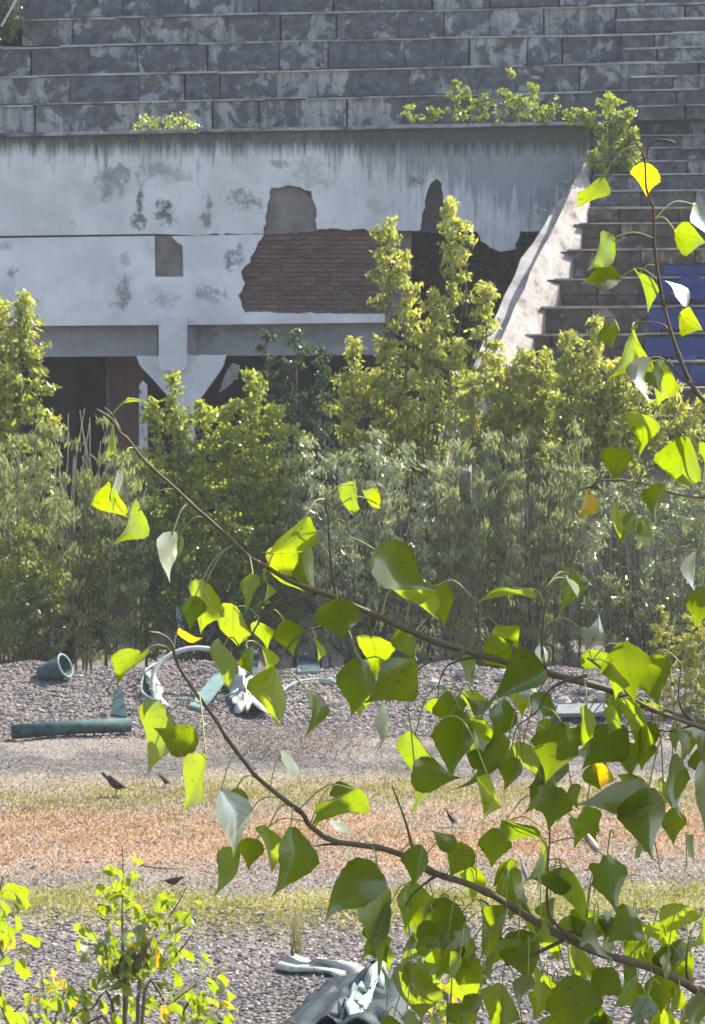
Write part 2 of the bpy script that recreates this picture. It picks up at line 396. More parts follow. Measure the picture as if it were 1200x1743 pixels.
# low ground plants in colour bands
def blades(name, X, Yv, h, mats, label, wd=.012, cat='grass', prob=None):
    n = len(X); Z = gz(X, Yv); a = NR.uniform(0, np.pi, n); hh = h*NR.uniform(.4, 1.2, n)
    wx = np.cos(a)*wd; wy = np.sin(a)*wd
    b = np.stack([X, Yv, Z-.01], -1); dx = np.stack([wx, wy, np.zeros(n)], -1)
    tip = b+np.stack([NR.normal(0, .35, n)*hh, NR.normal(0, .3, n)*hh, hh], -1)
    V = np.stack([b-dx, b+dx, tip], 1).reshape(-1, 3); Fc = np.arange(3*n).reshape(n, 3)
    mi = NR.choice(len(mats), n, p=prob)
    o = mk(name, V, Fc, mats, mi=mi, loc=(0, 0, 0)); tag(o, label, cat, kind='stuff'); return o
MO = leaf_mat('rusty_ground_plant', (.36, .19, .08), (.37, .21, .06), 0, .4, .6); MY = leaf_mat('yellow_green_ground_plant', (.30, .30, .045), (.40, .40, .03), 0, .4, .6)
MT = leaf_mat('straw_ground_plant', (.36, .28, .16), (.3, .22, .1), 0, .4, .6)
def band(n, yc, sd, amp=.8):
    X = NR.uniform(-1, 1, n)*4.9; Yv = yc+NR.normal(0, sd, n)+amp*np.sin(X*.8+yc)*.5+.3*np.sin(X*2.3); return X, Yv
X, Yv = band(26000, 41.4, 1.6); blades('rusty_ground_cover', X, Yv, .038, [MO, MT, MY], 'rusty orange low plants in a band across the gravel', .01, 'ground cover', [.68, .25, .07])
X, Yv = band(19000, 36.5, .75); blades('yellow_ground_cover', X, Yv, .045, [MY, MT, MO], 'yellow green low plants in the band nearest the camera', .009, 'ground cover', [.8, .15, .05])
X, Yv = band(14000, 45.0, .9); blades('straw_ground_cover', X, Yv, .05, [MT, MY, MO], 'straw coloured and olive low plants behind the rusty band', .01, 'ground cover', [.45, .4, .15])

# ------------------------------------------------------------------ grandstand
GS = thing('grandstand', 'derelict concrete grandstand with stained stepped tiers above a crumbling white plaster wall', 'grandstand', (0, 70, 0))
XL, XR = -260, 1420
def yl(pair, x): return pair[0]+(pair[1]-pair[0])*(x/1200.0)
LINES = [(228, 203), (178, 150), (130, 103), (80, 53), (33, 5), (-14, -42), (-60, -88)]
def row(top, bot, Ya, Yb, x0, x1, mat, wmin, wmax, lip=4.0, deep=1.0, lipmat=None, split=False, gap=4.0, lipdx=0):
    # joints
    x = x0+R.uniform(-30, 0); first = True
    while x < x1:
        ww = R.uniform(wmin, wmax); xe = min(x+ww, x1)
        if x1-xe < wmin*.5: xe = x1
        xs = max(x, x0); hs = [(0, 1)]
        if split: hs = [(0, .5+R.uniform(-.08, .08))]; hs.append((hs[0][1], 1))
        for a, b in hs:
            t0, b0 = yl(top, xs)+lip, yl(bot, xs); t1, b1 = yl(top, xe)+lip, yl(bot, xe)
            pr = R.choice([0, .0, .015, .03, .05, -.02]) * R.uniform(.5, 1)
            g2 = gap*R.uniform(.15, 1.0)**1.3
            pbox('stone_block', xs, xe-g2, (t0+(b0-t0)*a+.6, t1+(b1-t1)*a+.6), (t0+(b0-t0)*b-.6, t1+(b1-t1)*b-.6), Ya-pr, Ya+.25, mat, GS, jit=.008 if not split else .014)
        x = xe
    # backing + ledge pieces
    pbox('tier_backing', x0, x1, (yl(top, x0)+3, yl(top, x1)+3), (yl(bot, x0)+1, yl(bot, x1)+1), Ya+.12, Yb+.12, M['under_dark'], GS)
    x = x0+lipdx
    while x < x1:
        xe = min(x1, x+R.uniform(70, 260)); j = R.uniform(-1.1, 1.1); j3 = R.uniform(-.9, .9); lh = lip*R.uniform(.75, 1.15)
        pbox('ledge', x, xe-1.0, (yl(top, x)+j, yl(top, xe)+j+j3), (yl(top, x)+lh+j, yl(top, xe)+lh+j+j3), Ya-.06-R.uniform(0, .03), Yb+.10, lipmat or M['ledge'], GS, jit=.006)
        x = xe
M['under_dark'] = simple('dark_backing', (.035, .035, .036), .95, .3, 4)  # plain near-black tone for block backing, seat brackets and rear mass
for i in range(len(LINES)-1):
    Ya = 71.0+.8*i
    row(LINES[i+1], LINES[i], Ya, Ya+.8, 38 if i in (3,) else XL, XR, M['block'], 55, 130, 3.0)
# half steps of the aisle on the right
for i in range(4):
    a, b = LINES[i+1], LINES[i]; Ya = 70.6+.8*i; mid = tuple((p+q)/2 for p, q in zip(a, b))
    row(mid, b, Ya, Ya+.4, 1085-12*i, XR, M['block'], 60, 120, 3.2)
# lower flight right of the sloping parapet
LOW = [(209, 71.3), (232, 71.0), (254, 70.6), (276, 70.2), (300, 69.8), (327, 69.4), (354, 69.0), (381, 68.5), (427, 67.7), (475, 66.9), (523, 66.1), (570, 65.3), (617, 64.5), (664, 63.7), (711, 62.9), (760, 62.4)]
def par_x(y): return np.interp(y, [209, 300, 340, 400, 500, 570, 620, 700, 790], [1000, 1000, 998, 980, 935, 900, 872, 800, 765])
for i in range(len(LOW)-1):
    (yt, Yt), (yb, Yb) = LOW[i], LOW[i+1]
    x0 = float(par_x(yb))+9; big = i >= 6
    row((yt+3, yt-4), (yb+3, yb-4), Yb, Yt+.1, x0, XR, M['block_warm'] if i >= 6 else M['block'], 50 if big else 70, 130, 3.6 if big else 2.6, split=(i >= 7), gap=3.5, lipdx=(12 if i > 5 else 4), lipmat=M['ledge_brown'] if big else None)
# sloping parapet
def sloped(name, L, Rr, off, th, mat):
    V = []; Fc = []
    n = len(L)
    for (xl, y, Y), (xr, y2, Y_) in zip(L, Rr):
        a = P(xl, y, Y-off); b = P(xr, y2, Y_-off)
        for p in (a, b): V.append(p+Vector((R.uniform(-.015, .015), 0, R.uniform(-.02, .02))))
        V += [Vector((a.x, a.y+.05, a.z-th)), Vector((b.x, b.y+.05, b.z-th))]
    for i in range(n-1):
        q = i*4; r = q+4
        Fc += [(q, r, r+1, q+1), (q+2, q+3, r+3, r+2), (q, q+2, r+2, r), (q+1, r+1, r+3, q+3)]
    Fc += [(0, 1, 3, 2), ((n-1)*4, (n-1)*4+2, (n-1)*4+3, (n-1)*4+1)]
    return mk(name, V, Fc, mat, GS)
ys = [272, 285, 300, 320, 345, 370, 400, 430, 460, 490, 520, 550, 580, 615, 650, 690, 730, 790]
Ydep = lambda y: np.interp(y, [272, 400, 620, 790], [69.7, 67.3, 63.4, 61.6])
lx = lambda y: np.interp(y, [272, 300, 345, 400, 460, 520, 580, 620, 700, 790], [997, 984, 962, 935, 905, 878, 852, 835, 783, 752])
rx = lambda y: np.interp(y, [272, 300, 345, 400, 460, 520, 580, 620, 700, 790], [1002, 1004, 1000, 986, 958, 928, 898, 878, 815, 800])
sloped('parapet', [(float(lx(y))+R.uniform(-1, 1), y, float(Ydep(y))) for y in ys], [(float(rx(y))+R.uniform(-2.5, 2.5), y+13, float(Ydep(y))) for y in ys], 0.0, 1.3, M['parapet'])
sloped('parapet_side', [(float(lx(y))-np.interp(y, [272, 330, 420, 620, 790], [3, 17, 29, 34, 20])+R.uniform(-5, 5), y+12, float(Ydep(y))+.45) for y in ys],
       [(float(lx(y))+6, y+9, float(Ydep(y))+.45) for y in ys], -0.05, 1.4, M['parapet_side'])
# plaster fascia
up = rough([(XL, 234, 0), (-20, 229), (300, 223), (600, 217), (1004, 210), (1006, 300), (1000, 392), (915, 393), (886, 394), (877, 424), (850, 429), (818, 410), (812, 394), (760, 392),
            (757, 345), (752, 312), (744, 304), (733, 312), (727, 326), (724, 336), (716, 392), (539, 390), (538, 350), (530, 326), (500, 316), (462, 319), (454, 350), (450, 397), (320, 400, 0), (300, 399, 0), (264, 398, 0), (XL, 405, 0)], 2.6, 8)
ppoly('plaster_wall', up, 69.95, 70.02, M['plaster'], GS)
lowp = rough([(XL, 409, 0), (263, 401.5, 0), (264, 471, 0), (312, 471, 0), (311, 418), (297, 408), (292, 402, 0), (318, 401.5, 0), (449, 399), (436, 420), (425, 446), (410, 462), (416, 482), (405, 503), (418, 531), (500, 533), (645, 535), (640, 549, 0), (320, 553, 0), (XL, 557, 0)], 2.8, 8)
ppoly('plaster_wall', lowp, 69.93, 70.02, M['plaster_low'], GS)
pbox('wall_core', XL, 700, (232, 221), (557, 550), 70.13, 70.6, M['under'], GS)
pbox('wall_core', 700, 1004, (221, 214), 391, 70.13, 70.6, M['under'], GS)
pbox('wall_core', XL, 404, (410, 400), (556, 552), 70.025, 70.12, M['under'], GS)
pbox('lintel', 400, 655, (534, 534), (550, 549), 69.99, 70.6, M['plaster_low'], GS)
# black streaked gap above the little tree
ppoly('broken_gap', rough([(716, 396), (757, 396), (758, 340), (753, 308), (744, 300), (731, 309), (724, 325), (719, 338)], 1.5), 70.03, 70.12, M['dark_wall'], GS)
ppoly('bare_render_patch', rough([(449, 400), (541, 393), (540, 345), (500, 314), (458, 318)], 1.5), 70.03, 70.12, M['under'], GS)
# coping on top of the fascia
x = XL
while x < 1000:
    xe = min(1003, x+R.uniform(90, 200)); l = (229, 203); j = R.uniform(-1, 1.2)
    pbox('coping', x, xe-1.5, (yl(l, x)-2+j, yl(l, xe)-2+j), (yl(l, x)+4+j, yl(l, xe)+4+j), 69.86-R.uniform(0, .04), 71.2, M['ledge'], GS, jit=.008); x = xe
# exposed bricks
pbox('mortar_bed', 402, 656, 391, 535, 70.085, 70.12, M['mortar'], GS)
yb = 394.0; r_ = 0
left = lambda y: np.interp(y, [392, 420, 446, 462, 482, 503, 531], [452, 434, 422, 408, 412, 402, 414])
while yb < 531:
    x = float(left(yb))-R.uniform(0, 14)-(12 if r_ % 2 else 0)
    while x < 652:
        ww = 24+R.uniform(-1, 1)
        if R.random() > .05: pbox('brick', x, x+ww-1.5, (yb+R.uniform(-.4, .4), yb+R.uniform(-.4, .4)), yb+6.2, 70.045+R.uniform(-.02, .025), 70.10, M['brick'], GS)
        x += ww
    yb += 7.8; r_ += 1
# beams, corbel, column head, post
pbox('beam', XL, 268, (558, 554), (610, 606), 70.30, 70.85, M['beam'], GS)
pbox('beam', 320, 660, (552, 549), (606, 604), 70.30, 70.85, M['beam'], GS)
ppoly('corbel', [(270, 540), (318, 540), (318, 622), (312, 631), (276, 631), (270, 622)], 69.78, 70.29, M['plaster_low'], GS)
ppoly('corbel_shoulder', [(319, 556), (332, 556), (334, 600), (320, 622)], 70.1, 70.3, M['beam'], GS)
ppoly('column_head', rough([(232, 606), (385, 604), (381, 622), (362, 650), (331, 690), (329, 1085, 0), (300, 1085, 0), (300, 690, 0), (268, 655), (238, 622)], 1.4, 12), 70.05, 70.29, M['plaster_low'], GS)
ppoly('peeling_post', rough([(237, 655), (243, 648), (250, 656), (252, 1085, 0), (236, 1085, 0)], .8, 10), 69.5, 69.65, M['white_post'], GS)
ppoly('broken_masonry', rough([(383, 640), (396, 618), (408, 622), (404, 640), (392, 655), (372, 668)], 2), 69.9, 70.1, M['parapet'], GS)
# interior behind the openings
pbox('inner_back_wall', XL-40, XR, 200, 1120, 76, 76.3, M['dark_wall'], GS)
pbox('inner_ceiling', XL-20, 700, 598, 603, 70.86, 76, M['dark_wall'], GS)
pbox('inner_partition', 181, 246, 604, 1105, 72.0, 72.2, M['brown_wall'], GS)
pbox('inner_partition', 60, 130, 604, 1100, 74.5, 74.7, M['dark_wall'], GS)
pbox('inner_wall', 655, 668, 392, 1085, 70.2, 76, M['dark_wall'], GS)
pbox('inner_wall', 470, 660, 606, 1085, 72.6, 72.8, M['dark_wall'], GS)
tube('drain_pipe', [P(183, 600, 71.7), P(184, 900, 71.7)], .022, M['under'], GS)
uv_ = []; uf_ = []
for k in range(36):                                                # the stand's unseen rise above the picture, added to block low sky
    Yk = 75.9+.8*k*1.05; zk = 11.9+.47*k; q = len(uv_)
    uv_ += [(-45, Yk, zk-.5), (45, Yk, zk-.5), (45, Yk, zk), (-45, Yk, zk), (45, Yk+.86, zk), (-45, Yk+.86, zk)]
    uf_ += [(q, q+1, q+2, q+3), (q+3, q+2, q+4, q+5)]
mk('upper_tiers', [Vector(v) for v in uv_], uf_, M['block'], GS)
pbox('rear_mass', XL-60, XR+60, -110, 215, 78, 79, M['under_dark'], GS)
pbox('end_wall', XL-30, XL, -60, 1090, 70.0, 78, M['dark_wall'], GS)
pbox('foundation_wall', 862, XR, 760, 1090, 62.9, 63.2, M['parapet_side'], GS)
pbox('foundation_wall', 752, 800, 792, 1130, 62.0, 62.3, M['parapet_side'], GS)
# blue painted risers and seats
for (yt, yb_, x0, Yb) in ((456, 474, 1128, 66.9), (480, 520, 1115, 66.1), (530, 567, 1104, 65.3), (578, 613, 1098, 64.5), (626, 660, 1052, 63.7)):
    x = x0
    while x < XR:
        xe = x+R.uniform(42, 95)
        pbox('blue_panel', x, xe-2, yt-4, yb_-6, Yb-.14, Yb-.085, M['blue'], GS, jit=.006); x = xe
SG = 'blue stadium seats on the lower tiers at the right'
def seat(px, py, Y, label):
    t = thing('stadium_seat', label, 'seat', P(px, py, Y), SG)
    w2, h = 21, 40; V = []; Fc = []
    prof = [(-1, 1), (-1, .35), (-.86, .1), (-.55, 0), (.55, 0), (.86, .1), (1, .35), (1, 1)]
    n = len(prof)
    for k, (dY, s) in enumerate(((0, 1), (.02, 1.02), (.06, .98))):
        for a, b in prof: V.append(P(px+a*w2*s, py-h+b*h, Y+dY+.05*a*a))
    for k in range(2):
        for i in range(n): j = (i+1) % n; Fc.append((k*n+i, k*n+j, (k+1)*n+j, (k+1)*n+i))
    Fc += [tuple(range(n))[::-1], tuple(range(2*n, 3*n))]
    mk('backrest', V, Fc, M['blue_seat'], t)
    pbox('seat_pan', px-w2, px+w2, py-5, py+1, Y-.34, Y-.01, M['blue_seat'], t)
    pbox('bracket', px-4, px+4, py+1, py+12, Y-.1, Y+.02, M['under_dark'], t)
for k, (px, py, Y, l) in enumerate([(1168, 645, 63.9, 'blue plastic seat with rounded back, upper row beside the pale leaf'), (1216, 641, 63.9, 'blue plastic seat cut off by the right edge, upper row'),
                                    (1075, 684, 63.2, 'blue plastic seat low behind the shrubs, leftmost of the seats'), (1124, 681, 63.2, 'blue plastic seat in the lower row, right of the leftmost one'), (1176, 508, 65.8, 'blue plastic seat highest of the seats, below the white leaf')]):
    seat(px, py, Y, l)

# pole at the top left
tube('pale_pole', [P(2, 45, 71.2), P(34, -12, 71.2), P(60, -60, 71.2)], .02, simple('pale_metal', (.6, .6, .58), .5, .1))
tag(bpy.data.objects['pale_pole'], 'thin pale pole slanting across the top left corner of the tiers', 'pole')

# ------------------------------------------------------------------ foliage
class Fol:
    def __init__(s): s.V = []; s.m = []
    def add(s, c, d, nrm, L, W, mi):
        # c centres (n,3), d leaf axis (n,3), nrm, L, W
        d = d/np.linalg.norm(d, axis=1, keepdims=True)
        sd = np.cross(d, nrm); sd /= np.linalg.norm(sd, axis=1, keepdims=True)+1e-9
        n2 = np.cross(sd, d)
        L = L[:, None]; W = W[:, None]
        v0 = c-d*L*.5; v2 = c+d*L*.5+n2*L*-.12
        v1 = c-d*L*.08+sd*W*.5+n2*W*.18; v3 = c-d*L*.08-sd*W*.5+n2*W*.18
        s.V.append(np.stack([v0, v1, v2, v3], 1)); s.m.append(mi)
    def build(s, name, mats, parent):
        V = np.concatenate(s.V).reshape(-1, 3); mi = np.concatenate(s.m)
        Fc = np.arange(len(V)).reshape(-1, 4)
        T = np.concatenate([Fc[:, [0, 1, 2]], Fc[:, [0, 2, 3]]])
        return mk(name, V, T, mats, parent, mi=np.concatenate([mi, mi]), kind='stuff')
def unit(n): v = NR.normal(size=(n, 3)); return v/np.linalg.norm(v, axis=1, keepdims=True)
def plume(fo, stems, px, ytop, ybot, hw, Y, n, per=13, L=.115, W=.044, droop=.6, bend=0, depth=.9, young=.5, basex=None, sp=.14, prof=.6, dens=.6):
    bx = px if basex is None else basex
    N = int(n*dens*per); ns = max(5, int(n*dens*per/38))
    t = (np.arange(ns)+NR.uniform(0, 1, ns))/ns; t = t**.9
    a = NR.uniform(0, 2*np.pi, ns)
    r = hw*(np.clip(1-t, .0, 1)**prof*(.6+.4*np.clip(t*3, 0, 1)))+6
    ln = r*NR.uniform(.55, 1.35, ns)
    y0 = ybot+(ytop-ybot)*t; x0 = bx+(px-bx)*t**.8+bend*np.sin(t*3.1)*10
    rise = NR.uniform(.15, .9, ns)
    k = NR.integers(0, ns, N); q = NR.uniform(.12, 1, N)**.8
    # spray leaves in tufts along each side shoot
    q = np.clip(np.round(q*4+NR.normal(0, .35, N))/4*.6+q*.4, .05, 1.05)
    sx = x0[k]+np.cos(a[k])*ln[k]*q; sy = y0[k]-ln[k]*rise[k]*q*(1-.35*q); Yc = Y+np.sin(a[k])*ln[k]*q/105*depth
    p0 = P(0, 0, 1.0)
    dx = (sx-600)/F; dy = (CHH/2-sy)/F
    D = np.stack([dx, FW.y+UP.y*dy, FW.z+UP.z*dy], -1); C = np.array([0, 0, CAMZ])+D*(Yc/D[:, 1])[:, None]
    out = np.stack([np.cos(a[k]), np.sin(a[k]), np.zeros(N)], -1); tt = t[k]*.55+q*.45
    off = unit(N)*sp*NR.uniform(.1, 1, (N, 1)); off[:, 2] *= .75
    d = out*.45+unit(N)*.75; d[:, 2] -= droop
    nrm = unit(N); nrm[:, 2] += .5
    mi = (NR.uniform(0, 1, N) > (young*1.3*tt+young*.25)).astype(int)
    fo.add(C+off, d, nrm, L*NR.uniform(.5, 1.3, N), W*NR.uniform(.6, 1.3, N), mi)
    stems.append([P(bx, ybot+40, Y), P(bx+(px-bx)*.45, ybot+(ytop-ybot)*.4, Y), P(px, ytop+(ybot-ytop)*.05, Y)])
    for i in range(0, ns, max(1, ns//14)):
        stems.append([P(x0[i], y0[i], Y), P(x0[i]+math.cos(a[i])*ln[i]*.5, y0[i]-ln[i]*rise[i]*.45, Y+math.sin(a[i])*ln[i]*.5/105), P(x0[i]+math.cos(a[i])*ln[i], y0[i]-ln[i]*rise[i]*.65, Y+math.sin(a[i])*ln[i]/105)])
def stems_mesh(name, stems, parent, r=.02, mat=None):
    V = []; Fc = []
    for s in stems:
        n = len(s); rr = [r*(1-.8*i/(n-1)) for i in range(n)]
        if (s[0]-s[-1]).length < 1.2: rr = [q*.45 for q in rr]
        v, f = tube_vf(s, rr, 5, len(V)); V += v; Fc += f
    return mk(name, V, Fc, mat or M['stem'], parent, smooth=True)
def bush(name, label, cat, plumes, mats, Y, stem_r=.02, group=None, **kw):
    fo = Fol(); st = []
    for p in plumes:
        q = dict(kw)
        if len(p) > 5 and isinstance(p[-1], dict): q.update(p[-1]); p = p[:-1]
        px, yt, yb, hw, n = p[:5]; plume(fo, st, px, yt, yb, hw, Y+q.pop('dY', 0), n, **q)
    x0 = sum(p[0] for p in plumes)/len(plumes); bp = P(x0, 1100, Y)
    t = thing(name, label, cat, (bp.x, Y, 0), group)
    # main stems down to the soil
    st += [[Vector((bp.x+R.uniform(-.3, .3), Y, -.05)), (s[0]+Vector((bp.x, Y, 0)))*.5, s[0]] for s in st[::6]]
    fo.build('crown', mats, t); stems_mesh('trunk', st, t, stem_r)
    return t
YG = [M['f_young'], M['f_green']]
bush('box_elder', 'tall yellow green box elder with upright shoots in front of the brick patch', 'tree', [
    (768, 338, 560, 24, 110), (794, 380, 500, 14, 26), (664, 376, 560, 26, 80), (690, 430, 620, 28, 90), (645, 392, 480, 12, 20), (742, 500, 640, 40, 90), (828, 484, 640, 30, 90), (600, 580, 740, 38, 80), (655, 580, 760, 45, 130),
    (720, 570, 800, 70, 220), (775, 580, 760, 50, 130), (585, 640, 800, 50, 100), (640, 650, 840, 60, 130), (700, 690, 830, 50, 110)], YG, 61.2, young=.9, prof=.5)
bush('box_elder', 'bushy yellow green box elder at the foot of the pale sloping parapet', 'tree', [
    (850, 612, 780, 55, 170), (905, 605, 800, 48, 170), (868, 628, 780, 34, 110), (925, 600, 760, 26, 80), (805, 640, 800, 50, 130), (930, 640, 820, 45, 110), (880, 670, 840, 60, 120)], YG, 60.4, young=.95, prof=.45)
bush('box_elder', 'slender box elder shoots below the blue seats and right hand steps', 'tree', [
    (965, 565, 760, 26, 110), (1017, 545, 780, 28, 130), (990, 600, 820, 40, 120), (1060, 620, 820, 34, 110), (1000, 640, 860, 50, 110), (1050, 640, 860, 40, 100), (960, 690, 880, 40, 80), (1100, 660, 860, 50, 110), (1150, 650, 880, 50, 110), (1195, 680, 900, 50, 100), (1250, 660, 900, 60, 100)], YG, 60.0, young=.8, prof=.5)
bush('box_elder', 'bright box elder against the dark opening at the left edge', 'tree', [
    (35, 506, 700, 42, 170), (0, 520, 760, 60, 160), (-60, 500, 800, 80, 200), (62, 600, 730, 26, 60), (20, 640, 860, 62, 170), (85, 715, 860, 30, 70)], YG, 61.5, young=.75, prof=.42)
bush('poplar_sapling', 'round leaved young poplar beneath the column head', 'tree', [
    (296, 640, 900, 30, 80), (345, 690, 960, 50, 120), (262, 680, 940, 34, 80), (425, 632, 900, 46, 150), (395, 690, 980, 55, 130), (465, 690, 940, 48, 100), (505, 730, 960, 40, 70), (320, 780, 1040, 70, 150), (430, 800, 1060, 70, 150), (240, 775, 1040, 40, 90), (305, 720, 980, 36, 80), (380, 760, 1000, 60, 120)],
    [M['f_poplar'], M['f_green']], 60.2, young=1.0, per=7, L=.085, W=.075, sp=.16, prof=.5, dens=1.3)
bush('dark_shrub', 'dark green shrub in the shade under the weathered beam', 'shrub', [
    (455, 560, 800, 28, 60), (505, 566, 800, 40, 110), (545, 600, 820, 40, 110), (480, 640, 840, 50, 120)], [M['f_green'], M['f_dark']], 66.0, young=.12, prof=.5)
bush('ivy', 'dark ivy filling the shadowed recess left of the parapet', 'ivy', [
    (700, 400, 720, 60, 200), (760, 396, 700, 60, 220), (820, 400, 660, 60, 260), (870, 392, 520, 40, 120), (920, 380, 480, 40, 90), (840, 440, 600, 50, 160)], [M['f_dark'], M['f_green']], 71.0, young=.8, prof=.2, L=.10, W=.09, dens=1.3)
# willows / broom
WG = [M['f_willow'], M['f_broom']]
def shoots(x0, x1, n, t0, t1, seed):
    q = random.Random(seed); o = []
    for k in range(n):
        x = x0+(x1-x0)*(k+q.random())/n; o.append((x, q.uniform(t0, t1)-q.random()**3*50, 1125, q.uniform(15, 34), q.randint(45, 80), {'dY': q.uniform(-.9, .7), 'basex': x+q.uniform(-25, 25), 'bend': q.uniform(-1.5, 1.5)}))
    return o
bush('willow_shrub', 'silvery grey green willow thicket left of centre behind the rubble', 'shrub', shoots(500, 750, 22, 745, 870, 1), WG, 59.4, young=.85, per=14, L=.12, W=.030, droop=-1.0, sp=.17, prof=.28)
bush('willow_shrub', 'olive green willow thicket with upright shoots right of centre', 'shrub', shoots(740, 1000, 24, 725, 850, 2), WG, 59.2, young=.4, per=14, L=.13, W=.030, droop=-1.4, sp=.16, prof=.28)
bush('willow_shrub', 'dull grey green willow thicket filling the right edge', 'shrub', shoots(980, 1300, 26, 800, 880, 3), WG, 59.0, young=.75, per=14, L=.12, W=.030, droop=-.6, sp=.17, prof=.28)
bush('willow_shrub', 'wispy olive willow thicket at the left below the dark opening', 'shrub', shoots(-80, 245, 30, 745, 860, 4), WG, 59.8, young=.3, per=14, L=.13, W=.028, droop=-1.4, sp=.15, prof=.28)
bush('dark_shrub', 'dark leafy shrub at the bottom of the thicket behind the hoop', 'shrub', [
    (250, 860, 1125, 60, 220), (320, 900, 1125, 60, 220), (400, 900, 1125, 60, 220), (470, 900, 1125, 60, 200), (180, 900, 1120, 50, 150)], [M['f_poplar'], M['f_green']], 59.4, young=.10, per=10, L=.06, W=.045, sp=.15, prof=.3, dens=1.2)
bush('willow_shrub', 'low leafy willow shrub in the left corner above the gravel heap', 'shrub', [
    (40, 900, 1130, 60, 200), (-20, 920, 1130, 60, 150), (85, 960, 1120, 40, 100)], [M['f_poplar'], M['f_broom']], 58.9, young=.5, per=12, L=.07, W=.035, sp=.15, prof=.3, dens=1.3)
bush('golden_weed', 'tall weed with upright golden yellow seed spikes at the right edge', 'plant', [
    (1120, 1060, 1225, 7, 50), (1130, 1034, 1225, 8, 60), (1142, 1082, 1225, 8, 50), (1166, 1092, 1225, 8, 50), (1176, 1050, 1225, 8, 60), (1186, 1078, 1225, 8, 50), (1198, 1062, 1225, 8, 60), (1215, 1050, 1225, 9, 60)], [M['f_gold'], M['f_broom']], 53.5, young=.8, per=12, L=.05, W=.03, sp=.06, droop=-.3, prof=.15, stem_r=.008, dens=1.0)
# bare twigs over the left willow
dt = thing('dead_shrub', 'bare grey twigs sticking up in front of the dark left opening', 'shrub', (P(125, 1100, 60.6).x, 60.6, 0))
ds = []
for k in range(16):
    x0 = R.uniform(100, 175); x1 = x0+R.uniform(-22, 26); y1 = R.uniform(692, 790)
    ds.append([P((x0+120)/2, 1090, 60.6), P(x0, 860, 60.6+R.uniform(-.2, .2)), P((x0+x1)/2+R.uniform(-6, 6), (860+y1)/2, 60.6), P(x1, y1, 60.6)])
stems_mesh('twigs', ds, dt, .016, bark_mat('bare_twig', (.25, .21, .15), (.42, .37, .28)))
# plants on the ledges
DK = [M['f_dark'], M['f_dark']]
def ledge_plant(name, label, plumes, Y, mats=None, **k):
    fo = Fol(); st = []
    for p in plumes: plume(fo, st, *p[:4], Y, p[4], dens=1.5, **k)
    b = st[0][0]; t = thing(name, label, 'plant', P(plumes[0][0], plumes[0][2], Y)); fo.build('foliage', mats or [M['f_poplar'], M['f_green']], t)
    stems_mesh('stems', [[P(p[0], p[2], Y), P(p[0]+3, (p[1]+p[2])/2, Y), P(p[0], p[1], Y)] for p in plumes], t, .012)
ledge_plant('ledge_plant', 'small low weed clump growing on the left part of the coping', [(243, 203, 232, 16, 9), (268, 206, 232, 16, 9), (300, 198, 232, 22, 12), (322, 210, 232, 12, 6)], 70.0, per=8, young=.9, L=.06, W=.04)
ledge_plant('ledge_plant', 'dark leafy shrub on the coping above the little tree', [(772, 142, 214, 22, 26), (800, 150, 214, 22, 26), (822, 165, 214, 20, 16), (735, 190, 216, 26, 16), (700, 180, 214, 18, 9)], 70.1, per=8, young=.45, L=.07, W=.045, sp=.09)
ledge_plant('ledge_plant', 'taller loose shrub on the coping with one thin high shoot', [(870, 108, 214, 16, 16), (905, 142, 214, 22, 26), (880, 165, 214, 30, 26), (930, 185, 214, 22, 14), (944, 165, 205, 8, 5), (857, 150, 214, 12, 10)], 70.1, per=8, young=.6, L=.07, W=.045, sp=.09)
ledge_plant('trailing_creeper', 'bright green creeper hanging over the top end of the parapet', [(1040, 165, 260, 30, 60), (1065, 185, 290, 24, 46), (1000, 190, 225, 28, 22), (975, 195, 215, 18, 9), (1020, 240, 300, 22, 30), (1060, 240, 310, 20, 26), (1075, 220, 290, 14, 20)], 69.6, per=9, young=.6, L=.07, W=.045, sp=.10, prof=.35)
# greenery beyond the end of the tiers, top left
ledge_plant('corner_shrub', 'dark shrub growing at the broken end of the tiers, top left', [(14, -40, 74, 18, 70), (-6, -20, 74, 22, 60), (-40, -20, 74, 30, 40)], 73.0, mats=DK, per=9, young=.6, L=.07, W=.045, prof=.2)
mk('broken_slab', pbox_v(-40, 38, 76, 79, 84, 84, 72.7, 73.3, .02), BF, M['parapet']); tag(bpy.data.objects['broken_slab'], 'pale broken slab lying at the top left end of the tiers', 'slab')

